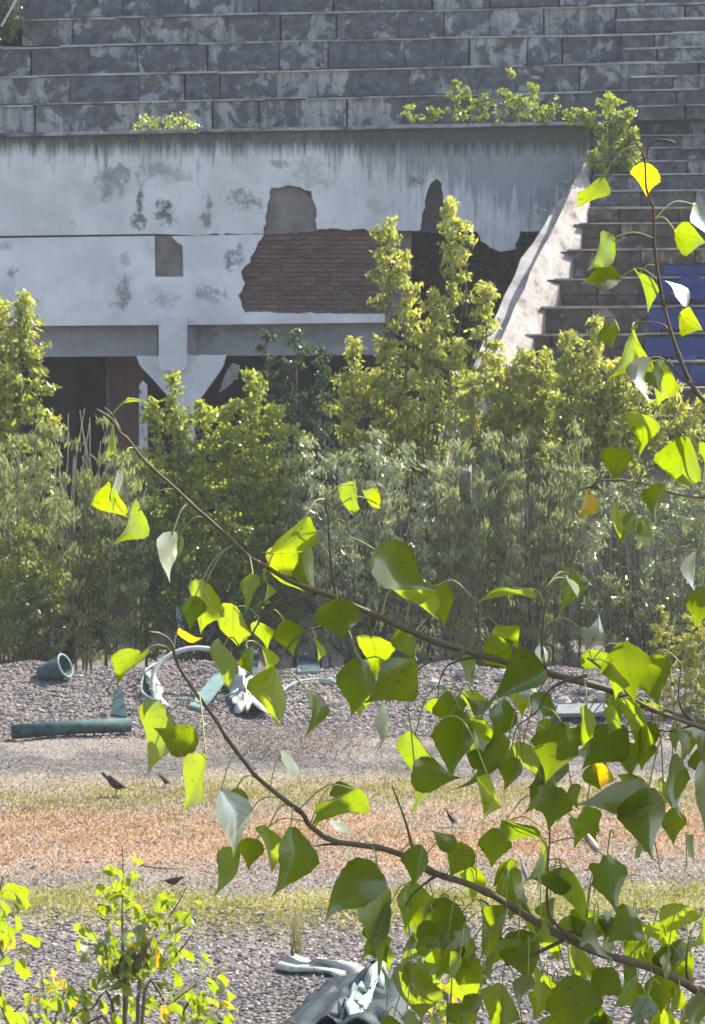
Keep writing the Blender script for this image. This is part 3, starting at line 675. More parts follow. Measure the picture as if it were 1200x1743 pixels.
# ------------------------------------------------------------------ debris on the gravel
teal = simple('teal_plastic', (.035, .075, .075), .7, .65, 7); teal_l = simple('pale_teal_plastic', (.22, .33, .30), .5, .3, 4)
white_c = NM('dirty_white_fabric', .8); f_ = white_c.noise(8, 6, .7); white_c.col(white_c.ramp(f_, (.35, (.26, .28, .24)), (.60, (.47, .48, .42)))); white_c = white_c.m
def gp(px, py, dz=0): p = gpt(px, py); return p+Vector((0, 0, dz))
def sheet(name, label, cat, pts, mat, hump=.12, nx_=10, ny_=6, seed=0):
    # pts: four ground pixels (corner order), crumpled cloth resting on the ground
    c = [gp(*p) for p in pts]; V = []; Fc = []
    for j in range(ny_+1):
        for i in range(nx_+1):
            u, v = i/nx_, j/ny_
            p = c[0]*(1-u)*(1-v)+c[1]*u*(1-v)+c[2]*u*v+c[3]*(1-u)*v
            h = hump*(.25+abs(noise.noise(Vector((u*4+seed, v*4, seed))))*1.8)*math.sin(math.pi*min(max(u, .06), .94))**.5
            x = p.x+noise.noise(Vector((u*3, v*5+seed, 2)))*.10; y = p.y+noise.noise(Vector((u*5, v*3, 5+seed)))*.25
            V.append(Vector((x, y, float(gz(x, y))+.015+h)))
    for j in range(ny_):
        for i in range(nx_): a = j*(nx_+1)+i; Fc.append((a, a+1, a+nx_+2, a+nx_+1))
    o = mk(name, V, Fc, mat, smooth=True); md = o.modifiers.new('s', 'SOLIDIFY'); md.thickness = .012
    tag(o, label, cat); return o
# long dark green pipe
a = gp(20, 1262); b = gp(222, 1250); a.z += .12; b.z += .12
V, Fc = tube_vf([a+Vector((0, 0, .0)), (a+b)/2+Vector((0, 0, .02)), b], .095, 12)
pp = thing('green_pipe', 'long dark green plastic pipe lying along the foot of the gravel heap', 'pipe', (a+b)/2-Vector((0, 0, .1)))
mk('pipe_wall', V, Fc, teal, pp, smooth=True)
# bucket on its side
bc = gp(90, 1156, .11); bk = thing('bucket', 'dark teal bucket tipped on its side on top of the gravel heap', 'bucket', bc-Vector((0, 0, .19)))
ax = Vector((.75, -.35, .35)).normalized()
V, Fc = tube_vf([bc-ax*.20, bc-ax*.19, bc+ax*.2], [.10, .13, .165], 14); Fc = Fc[:-1]; o = mk('bucket_wall', V, Fc, teal, bk, smooth=True); o.modifiers.new('s', 'SOLIDIFY').thickness = .012
V, Fc = tube_vf([bc+ax*.19, bc+ax*.22], [.178, .178], 14); Fc = Fc[:-2]; o = mk('bucket_rim', V, Fc, teal_l, bk, smooth=True); o.modifiers.new('s', 'SOLIDIFY').thickness = .02
# hoop standing on the heap
hc = P(335, 1160, 54.6); hz = []
for k in range(33):
    t = 2*math.pi*k/32; hz.append(hc+Vector((math.cos(t)*.60, math.sin(t)*.30, math.sin(t)*.43)))
mk('hoop', *tube_vf(hz, .035, 7), simple('grey_rubber_hose', (.42, .42, .40), .6, .3), smooth=True)
tag(bpy.data.objects['hoop'], 'large pale grey hoop of hose leaning on the gravel heap', 'hoop')
for pts, l in (([(262, 1200), (240, 1180), (258, 1140), (330, 1122), (400, 1135), (410, 1175), (360, 1200), (300, 1196)], 'thin grey hose looping round the big hoop'), ([(500, 1240), (470, 1205), (500, 1170), (560, 1165), (600, 1190), (640, 1185)], 'thin pale hose curling through the rubble right of the white plastic')):
    o = tube('hose', smoothpath([gp(x, y, .06) for x, y in pts]), .016, teal_l); tag(o, l, 'hose')
sheet('white_cloth', 'strip of dirty white cloth hanging down the heap left of the hoop', 'cloth', [(246, 1150), (262, 1150), (285, 1212), (268, 1212)], white_c, .12, 6, 10, 1)
sheet('white_cloth', 'white plastic sheet crumpled on the heap right of the hoop', 'sheet', [(385, 1160), (450, 1165), (455, 1225), (400, 1218)], white_c, .18, 10, 8, 2)
def slabm(name, label, cat, pts, th, mat, lift=.05):
    c = [gp(*p) for p in pts]
    for q, l in zip(c, lift if isinstance(lift, tuple) else (lift,)*4): q.z += l
    V = c+[q-Vector((0, 0, th)) for q in c]; o = mk(name, V, BF, mat); tag(o, label, cat); return o
slabm('teal_board', 'pale teal plastic board propped inside the hoop', 'board', [(322, 1206), (345, 1212), (402, 1170), (385, 1160)], .04, teal_l, (.05, .05, .3, .3))
slabm('teal_board', 'dark teal panel behind the white plastic sheet', 'board', [(395, 1160), (440, 1160), (440, 1135), (400, 1130)], .04, teal, (.05, .05, .35, .35))
slabm('teal_board', 'dark teal sheet edge sticking out of the rubble right of the hoop', 'board', [(505, 1150), (545, 1148), (540, 1130), (512, 1130)], .04, teal, (.05, .05, .28, .28))
slabm('teal_board', 'short dark green plate standing at the right end of the pipe', 'board', [(188, 1228), (216, 1232), (205, 1205), (194, 1208)], .03, teal, (.1, .1, .3, .25))
# rubble chunks across the middle of the heap
RG = 'pale rubble chunks on the dark heap'
def rock(c, r, mat, label, name='rubble_chunk', cat='rubble', grp=RG):
    V = []; Fc = []; n = 7
    for j, (h, s) in enumerate(((-.4, .7), (0, 1), (.45, .75), (.7, .3))):
        for i in range(n):
            t = 2*math.pi*i/n+j*.3; k = r*s*R.uniform(.75, 1.2); V.append(c+Vector((math.cos(t)*k, math.sin(t)*k*.8, h*r*R.uniform(.8, 1.2))))
    for j in range(3):
        for i in range(n): Fc.append((j*n+i, j*n+(i+1) % n, (j+1)*n+(i+1) % n, (j+1)*n+i))
    Fc += [tuple(range(n))[::-1], tuple(range(3*n, 4*n))]
    o = mk(name, V, Fc, mat); tag(o, label, cat, grp); return o
conc = simple('pale_concrete_lump', (.42, .41, .38), .9, .35, 5, .01)
for (px, py, r, l) in [(548, 1138, .14, 'pale lump of rubble just left of the big dark leaves'), (560, 1165, .10, 'small pale lump below the leftmost rubble lump'), (790, 1150, .13, 'pale broken lump in the middle of the rubble'),
                       (860, 1160, .16, 'grey lump partly behind the large dark triangular leaf'), (900, 1185, .14, 'pale grey lump under the triangular dark leaf'), (1000, 1178, .15, 'whitish lump near the thick branch'),
                       (1030, 1195, .17, 'broad whitish lump beneath the thick branch'), (960, 1200, .12, 'small white lump left of the broad one'), (740, 1170, .12, 'grey lump right of the paired dark leaves')]:
    rock(gp(px, py, r*.3), r, conc, l)
slabm('concrete_slab', 'flat dark slab on the heap below the thick branch', 'slab', [(945, 1230), (1040, 1228), (1035, 1212), (950, 1214)], .05, simple('dark_slab', (.16, .17, .18), .8, .3), .12)
# tangle of dry roots
rt = thing('root_tangle', 'tangle of dry pale roots at the foot of the heap', 'roots', gp(470, 1285))
rs = []
for k in range(330):
    px = R.gauss(480, 80); py = R.uniform(1245, 1296); b = gp(px, py); L = R.uniform(.15, .6); an = R.uniform(0, 6.28)
    d = Vector((math.cos(an)*L, math.sin(an)*L*.8, 0)); rs.append([b+Vector((0, 0, R.uniform(0, .1))), b+d*.5+Vector((0, 0, R.uniform(.05, .24))), b+d+Vector((0, 0, R.uniform(0, .14)))])
stems_mesh('roots', [smoothpath(r, 3) for r in rs], rt, .016, bark_mat('dry_root', (.10, .07, .065), (.50, .44, .36), 3))['kind'] = 'stuff'
# sticks lying about
SK = bark_mat('dry_stick', (.35, .30, .22), (.62, .56, .46), 5)
for pts, l in [([(1085, 1425), (1098, 1440), (1103, 1450)], 'short pale stick behind the tip of the big dark leaf'), ([(975, 1400), (1000, 1425), (1018, 1450)], 'pale forked stick on the rusty band'),
               ([(240, 1478), (280, 1484), (320, 1482)], 'thin dark twig lying above the pecking bird')]:
    tube('dry_stick', smoothpath([gp(x, y, .03) for x, y in pts]), .018 if 'pale' in l else .009, SK if 'pale' in l else M['stem']); tag(bpy.data.objects[[o.name for o in bpy.data.objects if o.name.startswith('dry_stick')][-1]], l, 'stick')
# foreground tarpaulin heap bottom centre
sheet('tarpaulin', 'crumpled dark teal tarpaulin at the bottom centre', 'tarpaulin', [(470, 1760), (700, 1770), (680, 1675), (560, 1672)], simple('dark_teal_tarp', (.028, .042, .046), .6, .5, 6), .13, 18, 12, 3)
sheet('white_cloth', 'long strip of dirty white cloth along the near edge of the gravel', 'cloth', [(468, 1652), (520, 1640), (665, 1672), (625, 1688)], white_c, .07, 16, 5, 4)
sheet('white_cloth', 'folded pale teal cloth draped over the dark tarpaulin', 'cloth', [(575, 1745), (600, 1748), (668, 1680), (640, 1672)], simple('pale_teal_cloth', (.30, .38, .34), .7, .5, 8), .2, 8, 12, 5)
# pale dry stalk
ds = thing('dry_grass_tuft', 'tall pale dry grass stalk standing on the gravel left of centre', 'plant', gp(504, 1640))
b = gp(504, 1642)
stems_mesh('stalks', [[b+Vector((R.uniform(-.04, .04), 0, 0)), b+Vector((R.uniform(-.05, .05), R.uniform(-.05, .05), .22)), b+Vector((R.uniform(-.09, .09), R.uniform(-.05, .05), R.uniform(.35, .52)))] for _ in range(26)], ds, .012,
           leaf_mat('dry_straw', (.50, .47, .22), (.5, .45, .2), 0, .4, .6))

# ------------------------------------------------------------------ birds
BM = {'black': simple('sooty_plumage', (.018, .014, .013), .6, .3, 20, 0), 'brown': simple('brown_plumage', (.05, .032, .024), .7, .3, 20, 0),
      'grey': simple('grey_plumage', (.20, .20, .18), .7, .25, 20, 0), 'pale': simple('white_plumage', (.55, .55, .52), .7, .15, 20, 0), 'bill': simple('bill_horn', (.10, .08, .05), .4, .2, 20, 0)}
def bird(name, label, px, py, length, yaw, pitch, mats=('brown', 'brown'), grp='dark birds feeding on the gravel'):
    """single bodied bird, spine from bill tip (s=0) to tail tip (s=1); legs reach the ground"""
    g0 = gp(px, py); t = thing(name, label, 'bird', g0, grp)
    L = length; h = .30*L
    prof = [(0, .0, .004), (.05, .0, .012), (.09, .005, .020), (.11, .01, .045), (.15, .012, .062), (.20, .0, .065), (.25, -.035, .070), (.32, -.065, .105), (.42, -.085, .130), (.52, -.080, .125), (.62, -.055, .098), (.70, -.030, .065), (.76, -.018, .042), (.86, -.012, .036), (.97, -.008, .034), (1.0, -.006, .020)]
    cp, sp_ = math.cos(pitch), math.sin(pitch); V = []; Fc = []; n = 10
    fw = Vector((math.cos(yaw), math.sin(yaw), 0)); sd = Vector((-math.sin(yaw), math.cos(yaw), 0)); up_ = Vector((0, 0, 1))
    c0 = g0+up_*(h+.06*L)
    for s, zz, r in prof:
        a = (.45-s)*L; b = zz*L
        ctr = c0+fw*(a*cp-b*sp_*0)+up_*(a*sp_+b+.08*L)
        fl = .35 if s > .74 else 1.0; wd = 1.15 if s > .74 else .9
        for k in range(n):
            q = 2*math.pi*k/n; V.append(ctr+sd*math.cos(q)*r*L*wd+up_*math.sin(q)*r*L*fl)
    for i in range(len(prof)-1):
        for k in range(n): Fc.append((i*n+k, i*n+(k+1) % n, (i+1)*n+(k+1) % n, (i+1)*n+k))
    Fc += [tuple(range(n))[::-1], tuple(range((len(prof)-1)*n, len(prof)*n))]
    mi = []
    for i in range(len(prof)-1):
        for k in range(n): mi.append(2 if i < 2 else (1 if (k in (6, 7, 8) and 6 <= i < 11) else 0))
    mi += [2, 0]
    mk('body', V, Fc, [BM[mats[0]], BM[mats[1]], BM['bill']], t, mi=mi, smooth=True)
    for e in (-1, 1):
        wv = []; wf = []
        for i, (s, zz, r) in enumerate([(.27, .02, .02), (.36, -.02, .075), (.5, -.045, .085), (.64, -.035, .060), (.80, -.03, .022)]):
            a = (.45-s)*L; cc = c0+fw*a*cp+up_*(a*sp_+zz*L+.08*L)+sd*e*L*(.085 if 0 < i < 4 else .05)
            wv += [cc+up_*r*L, cc+sd*e*.035*L, cc-up_*r*L*.8]
        for i in range(4): q = i*3; wf += [(q, q+1, q+4, q+3), (q+1, q+2, q+5, q+4)]
        mk('wing', wv, wf, BM[mats[0]], t, smooth=True)
        hip = c0+sd*e*.05*L-up_*.04*L-fw*.03*L; kn = Vector((hip.x, hip.y, g0.z+h*.55))-fw*.05*L; ft = Vector((hip.x, hip.y, g0.z+.01))+fw*.0*L
        V2, F2 = tube_vf([hip, kn, ft], [.022*L, .014*L, .010*L], 5)
        for an in (-.5, 0, .5, 3.14):
            d = fw*math.cos(an)+sd*math.sin(an); v, f = tube_vf([ft, ft+d*.09*L], [.010*L, .004*L], 4, len(V2)); V2 += v; F2 += f
        mk('leg', V2, F2, BM['bill'], t)
    return t
bird('dark_bird', 'large dark bird standing in profile with its bill to the left', 194, 1357, .43, math.pi*1.0, .50, ('brown', 'brown'))
bird('dark_bird', 'small dark bird farther back, right of the large one', 280, 1341, .24, math.pi*.86, .55, ('brown', 'brown'))
bird('dark_bird', 'dark bird bending down behind the sapling, above the yellow green band', 296, 1517, .26, math.pi*.03, .12, ('brown', 'brown'))
bird('small_bird', 'small black and white bird on the rusty band near the centre', 768, 1408, .27, math.pi*.80, .75, ('black', 'pale'), 'small birds among the rusty plants')
bird('small_bird', 'small black bird below the wide dark leaf', 1017, 1420, .17, math.pi*.55, .9, ('black', 'black'), 'small birds among the rusty plants')
bird('small_bird', 'grey bird standing upright behind the leaves at the lower right', 893, 1502, .30, math.pi*.75, 1.05, ('grey', 'pale'), 'small birds among the rusty plants')

# ------------------------------------------------------------------ foreground poplar
PT = thing('poplar_tree', 'near poplar tree reaching in from the right with dark and backlit yellow green leaves', 'tree', (2.1, 6.6, 0))
TR = [(-.75, .05), (0, .5), (1, .5)]
ST = [0, .03, .08, .14, .20, .27, .34, .41, .48, .55, .62, .69, .76, .83, .90, .95, 1.0]
def outline(t): return float(np.interp(t, [0, .02, .05, .11, .20, .30, .40, .52, .64, .76, .86, .94, 1], [.10, .28, .42, .49, .52, .49, .43, .33, .215, .115, .055, .024, .003]))
RHOMB = ([0, .04, .10, .18, .27, .35, .40, .48, .58, .68, .78, .88, .95, 1], [.05, .13, .24, .35, .45, .505, .50, .42, .31, .205, .12, .055, .022, .003])
def leaf_vf(base, tip, side, Wd, fold, curl, wave, ph, squ):
    """base, tip world points; side unit vector across the blade; returns verts, quads, uv"""
    ax = tip-base; L = ax.length; rb = (ph*7.3) % 1.0; rb = min(1, rb*1.5); asy = .10*math.sin(ph*5); a = ax/L; nrm = side.cross(a).normalized(); V = []; UV = []
    for i, t in enumerate(ST):
        hw = (outline(t)*(1-rb)+float(np.interp(t, *RHOMB))*rb)*(1+squ*math.sin(math.pi*min(1, t*1.1)))
        if 0 < i < len(ST)-1: hw *= (1.035 if i % 2 else .975)
        for u in (-1, -.5, 0, .5, 1):
            hwu = hw*(1+asy*u); z = fold*abs(u)*hw*Wd + curl*L*math.sin(math.pi*t)*1.0 - curl*L*(t**3)*.9 + wave*Wd*math.sin(t*9+ph+u*2.4)*abs(u)*hw
            back = -(.02*L*abs(u) if t < .06 else 0)
            V.append(base+a*(t*L+back)+side*(u*hwu*Wd+.05*L*math.sin(ph*3)*t*t)+nrm*z); UV.append((.5+u*hw, t))
    Fc = []
    for i in range(len(ST)-1):
        for j in range(4): q = i*5+j; Fc.append((q, q+1, q+6, q+5))
    return V, Fc, UV
LEAVES = []
def add_leaf(branch, bpts, bx, by, tx, ty, w_, kind, Y, dY=0, sgn=None, pet=True):
    Y = Y+dY; w_ *= .92
    sc_px = F/Y
    ln = math.hypot(tx-bx, ty-by); real = max(ln, w_*1.04, 52 if ln > 30 else ln)
    real = min(real, max(ln*1.5, 40))
    if kind in 'yo': real = max(real, ln*1.22)
    Wr = max(w_*(1.12 if kind in 'yo' else 1.0), real*.84); best = None
    for s1 in ((sgn,) if sgn else (-1, 1)):
        dep = s1*math.sqrt(max(0, real*real-ln*ln))/sc_px
        base = P(bx, by, Y); tip = P(tx, ty, Y+dep)
        a = (tip-base).normalized(); img = Vector(((ty-by)/ln, 0, (tx-bx)/ln))       # across the blade in the picture plane
        s0 = (img-a*img.dot(a)).normalized(); n0 = s0.cross(a)
        for s2 in (-1, 1):
            ro = math.acos(min(1, w_/Wr))*s2; sd_ = s0*math.cos(ro)+n0*math.sin(ro); nn = sd_.cross(a)
            lit = nn.dot(S)*(1 if nn.y > 0 else -1)          # > 0: sun on the far side of the blade
            score = {'y': lit, 'o': lit, 'd': -abs(lit), 's': -lit}[kind]+R.uniform(-.08, .08)
            if best is None or score > best[0]: best = (score, dep, base, tip, sd_)
    _, dep, base, tip, side = best
    V, Fc, UV = leaf_vf(base, tip, side, Wr/sc_px, R.choice((-1, 1))*R.uniform(.05, .45), R.uniform(-.16, .16), R.uniform(.03, .17), R.uniform(0, 6), R.uniform(-.1, .12))
    mi = [0]*len(Fc)
    if pet and bpts:
        q = min(bpts, key=lambda p: (p-base).length)
        d = (q-base).length
        pm = .16 if pet is True else pet
        if d > pm: q = base+(q-base)*(pm/d)
        mid = (base+q)/2+Vector((0, 0, .25*min(d, .16)*R.uniform(.5, 1.2)))
        v, f = tube_vf(smoothpath([q, mid, base+a*.004], 4), [.0011]*9, 5, len(V)); V += v; Fc += f; UV += [(0, 0)]*len(v); mi += [1]*len(f)
    mat = {'y': M['leaf'], 'd': M['leaf'], 'o': M['leaf_yellow'], 's': M['leaf_sheen']}[kind]
    o = mk('leaf', V, Fc, [mat, M['petiole']], branch, mi=mi, smooth=True, uv=UV)
    LEAVES.append((P((bx+tx)/2, (by+ty)/2, Y+dep/2), max(w_, ln)/sc_px, kind))
    return o
def branch(paths, Y0, Y1, leaves, r0=.007, trunk_z=None):
    """paths: pixel polylines from tip to root; Y varies Y0 (tip) to Y1 (root)"""
    V = []; Fc = []; pts = []; first = paths[0]; n = len(first)
    for k, path in enumerate(paths):
        xs = [p[0] for p in path]
        w3 = []
        for i, p in enumerate(path):
            if k == 0: Y = Y0+(Y1-Y0)*i/(n-1)
            else:
                j = min(range(n), key=lambda q: (first[q][0]-path[-1][0])**2+(first[q][1]-path[-1][1])**2); Yj = Y0+(Y1-Y0)*j/(n-1); Y = Yj+(len(path)-1-i)*.012*(1 if k % 2 else -1)
            w3.append(P(p[0], p[1], Y))
        if k == 0 and trunk_z is not None: w3 += [Vector((w3[-1].x+.35, 6.5, (w3[-1].z*.5+trunk_z*.5))), Vector((2.1, 6.6, trunk_z))]
        sp_ = smoothpath(w3, 4); m_ = len(sp_); rr_ = r0 if k == 0 else r0*.45
        rad = [max(.0011, rr_*(.26+.74*(i/(m_-1))**1.3))*(1+.3*(i % 8 == 3)) for i in range(m_)]
        v, f = tube_vf(sp_, rad, 7, len(V)); V += v; Fc += f; pts += sp_
    o = mk('branch', V, Fc, M['bark'], PT, smooth=True)
    for l in leaves:
        bx, by, tx, ty, w_, kd = l[:6]; dY = l[6] if len(l) > 6 else R.uniform(-.05, .05)
        near = min(pts, key=lambda p: (pix(p)[0]-bx)**2+(pix(p)[1]-by)**2)
        add_leaf(o, pts, bx, by, tx, ty, w_, kd, near.y, dY)
    return o
A = [(165, 697), (190, 714), (203, 735), (218, 748), (240, 778), (265, 802), (300, 833), (330, 862), (360, 888), (400, 925), (425, 948), (455, 966), (500, 992), (545, 1008), (600, 1030), (650, 1052), (700, 1075), (760, 1098), (830, 1118), (930, 1145), (1050, 1178), (1110, 1206), (1200, 1232), (1290, 1250)]
branch([A, [(178, 694), (190, 706), (203, 732)], [(552, 850), (558, 880), (560, 920), (563, 950), (566, 985), (575, 1012), (585, 1024)], [(395, 1112), (425, 1085), (450, 1045), (480, 1028), (510, 1018), (545, 1008)], [(436, 1165), (465, 1150), (485, 1108), (515, 1078), (560, 1062), (600, 1040)],
        [(806, 1020), (812, 1050), (815, 1085), (800, 1112)], [(930, 1000), (927, 1040), (922, 1080), (925, 1125), (935, 1150)], [(745, 1170), (760, 1135), (790, 1122), (820, 1118)], [(690, 1160), (725, 1130), (760, 1120), (790, 1110)]],
       5.75, 6.1, [
    (248, 684, 207, 686, 11, 'y'), (192, 722, 177, 790, 15, 'y'), (204, 800, 190, 885, 13, 's'), (192, 820, 222, 890, 52, 'y'), (238, 866, 199, 927, 58, 'y', .06), (293, 906, 288, 992, 36, 's'), (305, 908, 300, 960, 34, 'd'),
    (521, 880, 446, 952, 56, 'y', -.05), (475, 935, 497, 988, 54, 'y'), (520, 930, 540, 1018, 50, 'd', .05), (432, 978, 418, 1046, 32, 'd', -.06), (447, 985, 452, 1024, 16, 'y'),
    (349, 992, 338, 1078, 70, 'y'), (330, 1015, 325, 1075, 45, 'd', -.04), (398, 1030, 407, 1110, 62, 'y'), (440, 1060, 455, 1105, 42, 'y', .05), (378, 1098, 388, 1184, 42, 'y', -.05), (470, 1138, 476, 1248, 72, 'y', -.05), (420, 1106, 428, 1152, 34, 'd', -.03), (446, 1100, 456, 1150, 32, 'y'),
    (485, 1056, 500, 1118, 62, 'd', .05), (538, 1088, 544, 1124, 21, 'y'), (526, 1176, 524, 1262, 36, 'd'), (603, 822, 598, 882, 44, 'y'), (645, 860, 612, 832, 30, 'y', .03),
    (640, 936, 738, 1014, 88, 'd', -.05), (664, 1000, 742, 1022, 40, 'y', .04), (722, 990, 740, 1060, 46, 'y', .02), (738, 996, 762, 1066, 60, 'd', .06), (575, 1020, 582, 1092, 88, 'd', -.04),
    (630, 1083, 642, 1156, 76, 'y', .05), (612, 1122, 607, 1224, 80, 'd', -.02), (590, 1140, 610, 1226, 48, 'y', .06), (706, 1126, 622, 1200, 84, 'd', -.05), (656, 1196, 647, 1286, 17, 's'), (682, 1066, 706, 1128, 50, 'd', .04), (470, 960, 520, 1010, 30, 'y', .06),
    (902, 1002, 814, 1019, 34, 'y'), (848, 1066, 884, 1108, 50, 'y', .03), (838, 1082, 850, 1128, 44, 'y', -.03), (800, 1098, 800, 1176, 34, 'd'), (830, 1090, 870, 1145, 70, 'd', .06), (926, 1138, 830, 1192, 76, 'd', -.05),
    (762, 1178, 778, 1248, 62, 'd', .03), (746, 1190, 755, 1225, 30, 'y', .05), (706, 1248, 713, 1374, 78, 'y', .04), (790, 1212, 770, 1330, 92, 'd', -.02), (702, 1312, 786, 1326, 64, 'd', -.06), (858, 1192, 838, 1266, 56, 'd', -.03),
    (868, 1262, 780, 1354, 30, 'd', -.04), (838, 1262, 800, 1322, 34, 'y', .02), (832, 1320, 826, 1394, 50, 'y', -.30), (888, 1264, 926, 1344, 56, 'y', .05), (920, 1095, 925, 1145, 24, 's'), (870, 1175, 890, 1220, 36, 'y', .06),
    (975, 975, 950, 1045, 44, 'd', .04), (968, 985, 985, 1020, 14, 's'), (1002, 1102, 1022, 1046, 46, 's', -.03), (990, 1070, 1002, 1090, 20, 's')], .0068, 4.6)
Bp = [(253, 1076), (275, 1080), (292, 1095), (300, 1125), (320, 1160), (345, 1195), (370, 1230), (390, 1262), (415, 1295), (440, 1325), (480, 1358), (515, 1385), (527, 1405), (565, 1430), (610, 1438), (650, 1444), (690, 1458), (740, 1486), (790, 1502), (840, 1524), (890, 1556), (950, 1590), (1020, 1622), (1080, 1638), (1140, 1660), (1200, 1690), (1290, 1720)]
branch([Bp, [(667, 1338), (680, 1370), (692, 1405), (702, 1442), (715, 1470)], [(535, 1440), (560, 1437), (600, 1436)], [(690, 1542), (705, 1520), (740, 1492), (760, 1490)], [(934, 1360), (936, 1420), (932, 1480), (932, 1545), (945, 1572), (980, 1600)], [(895, 1600), (930, 1592), (975, 1586), (1010, 1606)], [(1172, 1600), (1168, 1640), (1172, 1672)],
        [(810, 1530), (835, 1545), (860, 1620), (870, 1640), (960, 1600)]],
       5.7, 6.15, [
    (303, 1080, 342, 1090, 24, 'o'), (240, 1110, 194, 1166, 52, 'y'), (285, 1213, 248, 1314, 84, 'y', .05), (334, 1272, 262, 1236, 72, 'd', -.03), (352, 1290, 314, 1388, 58, 'y', -.25), (374, 1344, 405, 1458, 64, 's', -.05), (395, 1345, 425, 1395, 46, 'd', .04),
    (606, 1342, 524, 1402, 64, 'y', -.22), (575, 1330, 590, 1375, 46, 'd', .05), (496, 1408, 470, 1532, 84, 'd', -.05), (455, 1408, 462, 1484, 54, 'y', .03), (432, 1428, 420, 1482, 54, 'd', .05), (396, 1443, 368, 1532, 42, 'd', .02),
    (562, 1396, 608, 1427, 16, 's'), (480, 1278, 520, 1345, 14, 's', .06), (715, 1438, 702, 1512, 54, 'd', -.05), (776, 1438, 732, 1412, 34, 'd'), (797, 1440, 764, 1496, 56, 'd', -.03), (842, 1410, 836, 1480, 64, 'd', .03), (858, 1394, 934, 1432, 42, 'y', -.06),
    (972, 1494, 903, 1494, 48, 'd', -.04), (1032, 1456, 1052, 1556, 74, 'd', -.03), (972, 1482, 1004, 1584, 48, 'y', -.06), (1086, 1562, 1032, 1602, 82, 'd', -.05), (1164, 1540, 1118, 1596, 76, 'y', .05), (1198, 1560, 1178, 1616, 26, 'y'),
    (648, 1484, 543, 1562, 84, 'd', -.05), (640, 1500, 623, 1646, 56, 'd', -.02), (664, 1536, 644, 1666, 44, 'd', -.07), (700, 1500, 688, 1594, 72, 'd', .03), (795, 1572, 678, 1622, 92, 'd', -.05), (765, 1600, 744, 1670, 62, 'd', .03), (722, 1542, 730, 1604, 42, 'y', .06),
    (816, 1532, 820, 1644, 31, 'd'), (806, 1598, 800, 1660, 36, 'y', .05), (700, 1640, 718, 1748, 88, 'y', -.03), (876, 1586, 906, 1680, 80, 'd', -.04), (868, 1482, 905, 1560, 56, 'd', .03), (905, 1558, 912, 1600, 30, 'y', .05), (934, 1565, 920, 1605, 34, 'd', .05),
    (922, 1596, 956, 1634, 44, 'y', .04), (984, 1612, 986, 1686, 46, 'y', .03), (1046, 1650, 1000, 1704, 74, 'd', -.03), (972, 1662, 984, 1790, 116, 'd', -.06), (924, 1658, 918, 1736, 62, 'y', .06), (855, 1676, 838, 1764, 84, 'y', .03), (1130, 1658, 1122, 1726, 72, 'd', .02),
    (1158, 1684, 1140, 1724, 32, 'y', -.03), (1105, 1700, 1066, 1748, 40, 's'), (1192, 1690, 1184, 1764, 46, 'd'), (1136, 1718, 1108, 1770, 62, 'y', .05), (1040, 1560, 1030, 1600, 50, 'd', .06), (965, 1560, 985, 1615, 54, 'd', .06), (1020, 1720, 1010, 1780, 60, 'd', .04), (890, 1740, 880, 1800, 60, 'd', .05),
    (1010, 1560, 1040, 1640, 36, 'd', -.02), (1160, 1600, 1135, 1650, 40, 'd', .06), (800, 1720, 770, 1770, 50, 'd', .05)], .0075, 3.4)
branch([[(1083, 243), (1097, 270), (1100, 320), (1112, 355), (1113, 395), (1116, 440), (1124, 490), (1132, 530), (1145, 575), (1158, 612), (1172, 645), (1192, 675), (1240, 720), (1290, 760)], [(1100, 270), (1105, 248), (1125, 238), (1148, 243)], [(1165, 520), (1140, 500), (1132, 530)][::-1][::-1], [(1055, 565), (1090, 548), (1128, 553), (1140, 566)], [(1095, 625), (1112, 608), (1135, 615), (1158, 640), (1175, 652)]],
       5.8, 6.1, [
    (1098, 278, 1100, 335, 60, 'o', .03), (1025, 303, 978, 360, 46, 'y'), (1044, 403, 998, 460, 46, 'y'), (1055, 474, 988, 480, 52, 'd'), (1086, 464, 1109, 532, 30, 'y'), (1149, 397, 1206, 414, 66, 'y', -.04), (1182, 345, 1208, 408, 44, 's', .04), (1168, 520, 1137, 474, 34, 's'),
    (1157, 536, 1200, 560, 52, 'y'), (1076, 560, 1034, 648, 50, 'y', -.03), (1035, 552, 1042, 596, 44, 'd', .04), (1100, 608, 1100, 684, 40, 's', -.03), (1130, 618, 1118, 698, 46, 'y', .04), (1115, 615, 1125, 675, 40, 'd', .03), (1085, 703, 1096, 774, 64, 'y'), (1052, 764, 1044, 822, 58, 'd'), (1168, 743, 1170, 842, 88, 'y', -.04), (1200, 755, 1202, 805, 40, 'y')], .0048, 5.9)
branch([[(1062, 817), (1100, 824), (1150, 841), (1200, 846), (1290, 850)], [(985, 835), (1010, 826), (1020, 818), (1062, 817)]], 5.9, 6.15, [
    (1005, 838, 983, 882, 36, 'o', .02), (1052, 867, 1054, 926, 37, 'y', .03), (1080, 872, 1056, 926, 34, 'd', -.03), (1102, 884, 1082, 940, 40, 'y', .02), (1092, 882, 1110, 920, 30, 'd', -.02), (1132, 824, 1114, 890, 50, 'd', -.04), (1187, 940, 1181, 1014, 31, 's'), (1194, 1000, 1184, 1072, 62, 'd')], .0042, 5.4)
